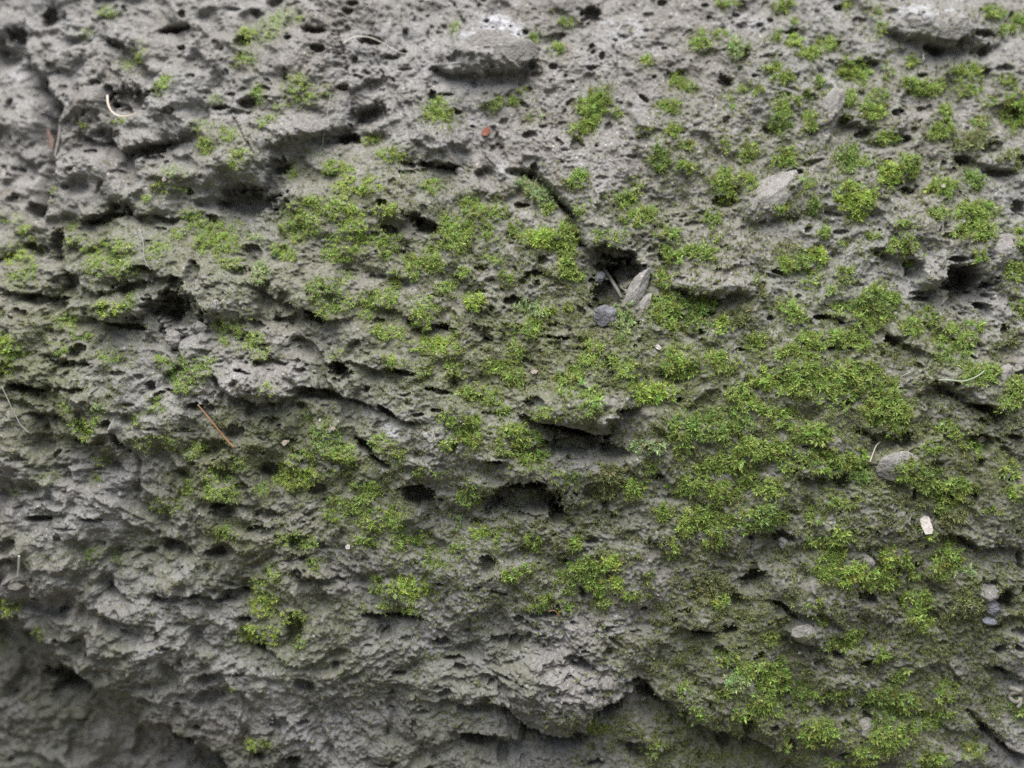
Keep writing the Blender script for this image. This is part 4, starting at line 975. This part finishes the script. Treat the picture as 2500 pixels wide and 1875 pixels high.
strand('straw', 'A3', [(1562, 345), (1560, 365), (1562, 385)], 1.4, STRAW, 'tiny white straw bit under the stone at the top right', 'straw', 8)

def flake(name, sheet, outline, thick, mat, label, cat, lift=8, curl=0.12, tilt=(0, 0), group=None):
    """thin solid chip: an outline (sheet units) with thickness, slightly curled and tilted"""
    ox, oy = SHEETS[sheet]
    P = np.array(outline, float); c = P.mean(0)
    pos = at(ox + c[0] * K, oy + c[1] * K, lift)
    # refine the outline so that the edge is a little ragged
    r = np.random.default_rng(int(abs(c[0] * 7 + c[1])))
    Q = []
    for i in range(len(P)):
        a, b = P[i], P[(i + 1) % len(P)]
        for t in (0, .25, .5, .75):
            Q.append(a * (1 - t) + b * t + r.normal(0, 1.0, 2))
    Q = (np.array(Q) - c) * K * S; Q[:, 1] *= -1
    bm = bmesh.new(); R = np.abs(Q).max()
    rings = []
    for side, yy in ((0, -thick * S / 2), (1, thick * S / 2)):
        for f in (1.0, .6, .25):
            rings.append([bm.verts.new((q[0] * f, yy + curl * (q[0] * f) ** 2 / R + tilt[0] * q[0] * f + tilt[1] * q[1] * f + r.normal(0, .5 * S), q[1] * f)) for q in Q])
    n = len(Q)
    for base in (0, 3):
        for k in range(2):
            for i in range(n):
                bm.faces.new((rings[base + k][i], rings[base + k][(i + 1) % n], rings[base + k + 1][(i + 1) % n], rings[base + k + 1][i]))
        bm.faces.new(rings[base + 2])
    for i in range(n):
        bm.faces.new((rings[0][i], rings[3][i], rings[3][(i + 1) % n], rings[0][(i + 1) % n]))
    bmesh.ops.recalc_face_normals(bm, faces=bm.faces)
    me = bpy.data.meshes.new(name); bm.to_mesh(me); bm.free(); me.materials.append(mat)
    o = bpy.data.objects.new(name, me); COL.objects.link(o); o.location = pos
    return tag(o, label, cat, group)

flake('bark_chip', 'C3', [(1532, 80), (1570, 62), (1596, 66), (1606, 100), (1619, 150), (1606, 172), (1566, 176), (1548, 140)], 7, WHITE,
      'oblong white chip lying on moss at the lower right', 'chip', 12, .1, (.1, .25))
flake('leaf_fragment', 'A2', [(905, 852), (912, 822), (944, 792), (962, 806), (970, 835), (948, 858), (920, 862)], 4, RED,
      'small red brown leaf fragment stuck on pale rock, upper middle', 'leaf fragment', 7, .3, (.2, .2))
flake('leaf_flake', 'B3', [(1912, 1202), (1930, 1168), (1965, 1150), (1996, 1175), (1965, 1190)], 4, TAN,
      'pale pinkish leaf flake near the right edge, middle', 'leaf flake', 10, .3, (.2, .2))
flake('bark_flake', 'A1', [(215, 770), (235, 762), (250, 810), (272, 850), (262, 905), (240, 940), (222, 935), (236, 880), (228, 830)], 6, PINK,
      'narrow pinkish bark flake on the shaded rock at the upper left edge', 'bark flake', 8, .2)
flake('straw_chip', 'A2', [(530, 12), (560, -6), (640, -14), (618, 6), (580, 20)], 6, WHITE, 'bright white straw chip cut off by the top edge, left of centre', 'chip', 16, .2, (0, .3))
flake('petal', 'A3', [(1652, 1186), (1664, 1176), (1680, 1182), (1678, 1196), (1662, 1200)], 4, WHITE, 'small white petal fleck on a moss tuft, upper right', 'petal', 22, .3)
flake('petal', 'A3', [(1136, 742), (1144, 734), (1154, 740), (1148, 750)], 4, WHITE, 'tiny white fleck in the moss over dark holes, upper right', 'petal', 14, .3)
flake('paper_fleck', 'C3', [(778, 936), (790, 926), (802, 936), (794, 946), (782, 944)], 5, WHITE, 'tiny bright white fleck below the blurred stones, lower right', 'fleck', 6, .2)
flake('shell_crumb', 'B1', [(2014, 1056), (2024, 1036), (2032, 1048), (2026, 1068)], 5, WHITE, 'upper of two white crumbs on rock left of the pale grey lichen spot', 'crumb', 6, .2)
flake('shell_crumb', 'B1', [(2100, 1098), (2116, 1088), (2130, 1104), (2116, 1120)], 5, TAN, 'lower of two white crumbs on rock left of the pale grey lichen spot', 'crumb', 6, .2)
flake('stone_shard', 'B2', [(2004, 580), (2026, 574), (2044, 596), (2030, 610), (2008, 600)], 7, WHITE, 'small pale shard on bare rock under the central cavity', 'shard', 7, .1)
flake('stone_shard', 'B2', [(1216, 742), (1238, 724), (1266, 742), (1256, 760), (1228, 756)], 8, TAN, 'pale angular shard right of a round moss tuft, centre', 'shard', 7, .1)
flake('stone_shard', 'C1', [(90, 485), (150, 462), (205, 486), (160, 515), (100, 512)], 10, GREYSTEM, 'blurred grey shard at the left edge, low down', 'shard', 10, .1)
flake('stone_shard', 'A1', [(1060, 1150), (1080, 1140), (1090, 1160), (1070, 1172)], 6, TAN, 'small pale shard beside a moss pad, upper left', 'shard', 6, .1)
flake('stone_shard', 'B1', [(1780, 1196), (1800, 1176), (1836, 1180), (1820, 1200), (1800, 1214)], 6, TAN, 'bent pale shard in a hollow to the right of the orange needle', 'shard', 7, .3)
flake('stone_shard', 'C2', [(50, 250), (66, 238), (84, 248), (76, 270), (58, 268)], 7, WHITE, 'whitish shard at the edge of a moss carpet, lower left of centre', 'shard', 7, .1)

stone('pebble', 'C3', 1985, 722, 46, 30, 10, .1, BLUE_M, 61, label='small blue grey pebble below a black hole near the right edge', cat='pebble', depth=.9, facets=14, rough=.06)
stone('rubble_lump', 'B2', 1690, 385, 68, 72, 10, .1, RUBBLE_M, 62, label='dark grey rubble lump at the bottom of the central cavity', cat='rubble', depth=.8, facets=10, rough=.2)
stone('rubble_lump', 'B2', 1660, 150, 34, 40, 20, .0, RUBBLE_M, 66, label='small rubble lump on the left wall inside the central cavity', cat='rubble', depth=.9, facets=10, rough=.2)
stone('rubble_lump', 'C3', 2000, 640, 55, 50, 0, .2, RUBBLE_M, 67, label='dark rubble lump filling a black hole near the right edge', cat='rubble', depth=.8, facets=8, rough=.2)
stone('rock_crumb', 'B1', 1105, 535, 50, 48, 0, .0, STONE_M, 63, label='pale crumbly clod on the floor of the deep black hole, left', cat='rock crumb', depth=.8, facets=8, rough=.2)
stone('rock_crumb', 'B1', 1262, 468, 62, 38, -10, .1, STONE_M, 64, label='flat crumbly clod at the right side of the deep black hole, left', cat='rock crumb', depth=.8, facets=10, rough=.2)
stone('rock_crumb', 'B1', 1390, 335, 32, 34, 0, .1, STONE_M, 65, label='small ring shaped clod above the moss pad on the hole rim, left', cat='rock crumb', depth=.8, facets=8, rough=.25)
stone('rock_crumb', 'A2', 770, 1078, 34, 20, 5, .1, STONE_M, 68, label='small grey crumb under a dark overhang, upper middle', cat='rock crumb', depth=.9, facets=10, rough=.15)
stone('rock_crumb', 'C3', 688, 235, 30, 36, 0, .0, STONE_M, 69, label='pale crumb stuck in a black slit, lower right', cat='rock crumb', depth=.9, facets=10, rough=.15)

# pale curled growth near the bottom right
strand('lichen_curl', 'C3', [(2112, 1150), (2150, 1158), (2160, 1168), (2128, 1180), (2112, 1205), (2124, 1228), (2150, 1225), (2164, 1206), (2158, 1240), (2140, 1262)], 6.0, LICH,
       'pale curled lichen growth on dark rock at the bottom right edge', 'lichen', 10, False, (1.1, .7))

# ------------------------------------------------------------------ unseen ground below the boulder, added to bounce light onto its undersides
GROUND = plain_mat('bounce_soil', (0.08, 0.075, 0.056), (0.14, 0.13, 0.10), 40, .95, .1)
bm = bmesh.new()
gn = 60
gv = [[bm.verts.new(((i / gn - .5) * 60 * abs(i / gn - .5) * 2, (j / gn - .5) * 60 * abs(j / gn - .5) * 2, -0.315 + 0.006 * math.sin(i * 1.7) * math.cos(j * 2.3))) for i in range(gn + 1)] for j in range(gn + 1)]
for j in range(gn):
    for i in range(gn): bm.faces.new((gv[j][i], gv[j][i + 1], gv[j + 1][i + 1], gv[j + 1][i]))
me = bpy.data.meshes.new('ground'); bm.to_mesh(me); bm.free(); me.materials.append(GROUND)
go = bpy.data.objects.new('ground', me); COL.objects.link(go)
tag(go, 'unseen brown soil below the boulder, added to bounce light upward', 'ground', kind='structure')

# ------------------------------------------------------------------ light, sky, camera
SUN_EL, SUN_AZ = math.radians(62), math.radians(188)     # high, from slightly left of the viewer's back
w = bpy.data.worlds.new('World'); scene.world = w; w.use_nodes = True
nt = w.node_tree
bg = nt.nodes['Background']; sky = nt.nodes.new('ShaderNodeTexSky'); sky.sky_type = 'NISHITA'; sky.sun_disc = False
sky.sun_elevation = SUN_EL; sky.sun_rotation = SUN_AZ
sky.air_density = 0.9; sky.dust_density = 3.0; sky.ozone_density = 0.4
nt.links.new(sky.outputs[0], bg.inputs[0]); bg.inputs[1].default_value = 0.06
sl = bpy.data.lights.new('sun', 'SUN'); sl.energy = 2.3; sl.angle = math.radians(66); sl.color = (1.0, 0.965, 0.92)
so = bpy.data.objects.new('sun', sl); COL.objects.link(so)
from mathutils import Vector
sd = Vector((math.sin(SUN_AZ) * math.cos(SUN_EL), math.cos(SUN_AZ) * math.cos(SUN_EL), math.sin(SUN_EL)))
so.rotation_euler = (-sd).to_track_quat('-Z', 'Y').to_euler()

cd = bpy.data.cameras.new('camera'); cd.sensor_width = 36; cd.lens = 36 * CAM_D / 0.4; cd.clip_start = 0.01; cd.clip_end = 100
cd.dof.use_dof = True; cd.dof.focus_distance = CAM_D - 0.002; cd.dof.aperture_fstop = 5.0
cam = bpy.data.objects.new('camera', cd); COL.objects.link(cam); cam.location = (0, -CAM_D, 0); cam.rotation_euler = (math.radians(90), 0, 0)
# the lens length is given in mm of a 36 mm sensor while the scene is in metres, so the f-number opens a 20-30 mm pupil
scene.camera = cam
scene.view_settings.view_transform = 'Standard'; scene.view_settings.look = 'None'; scene.view_settings.gamma = 1
scene.view_settings.exposure = 1.34
scene.cycles.max_bounces = 6; scene.cycles.diffuse_bounces = 4
scene.cycles.use_denoising = False
scene.render.filter_size = 1.8
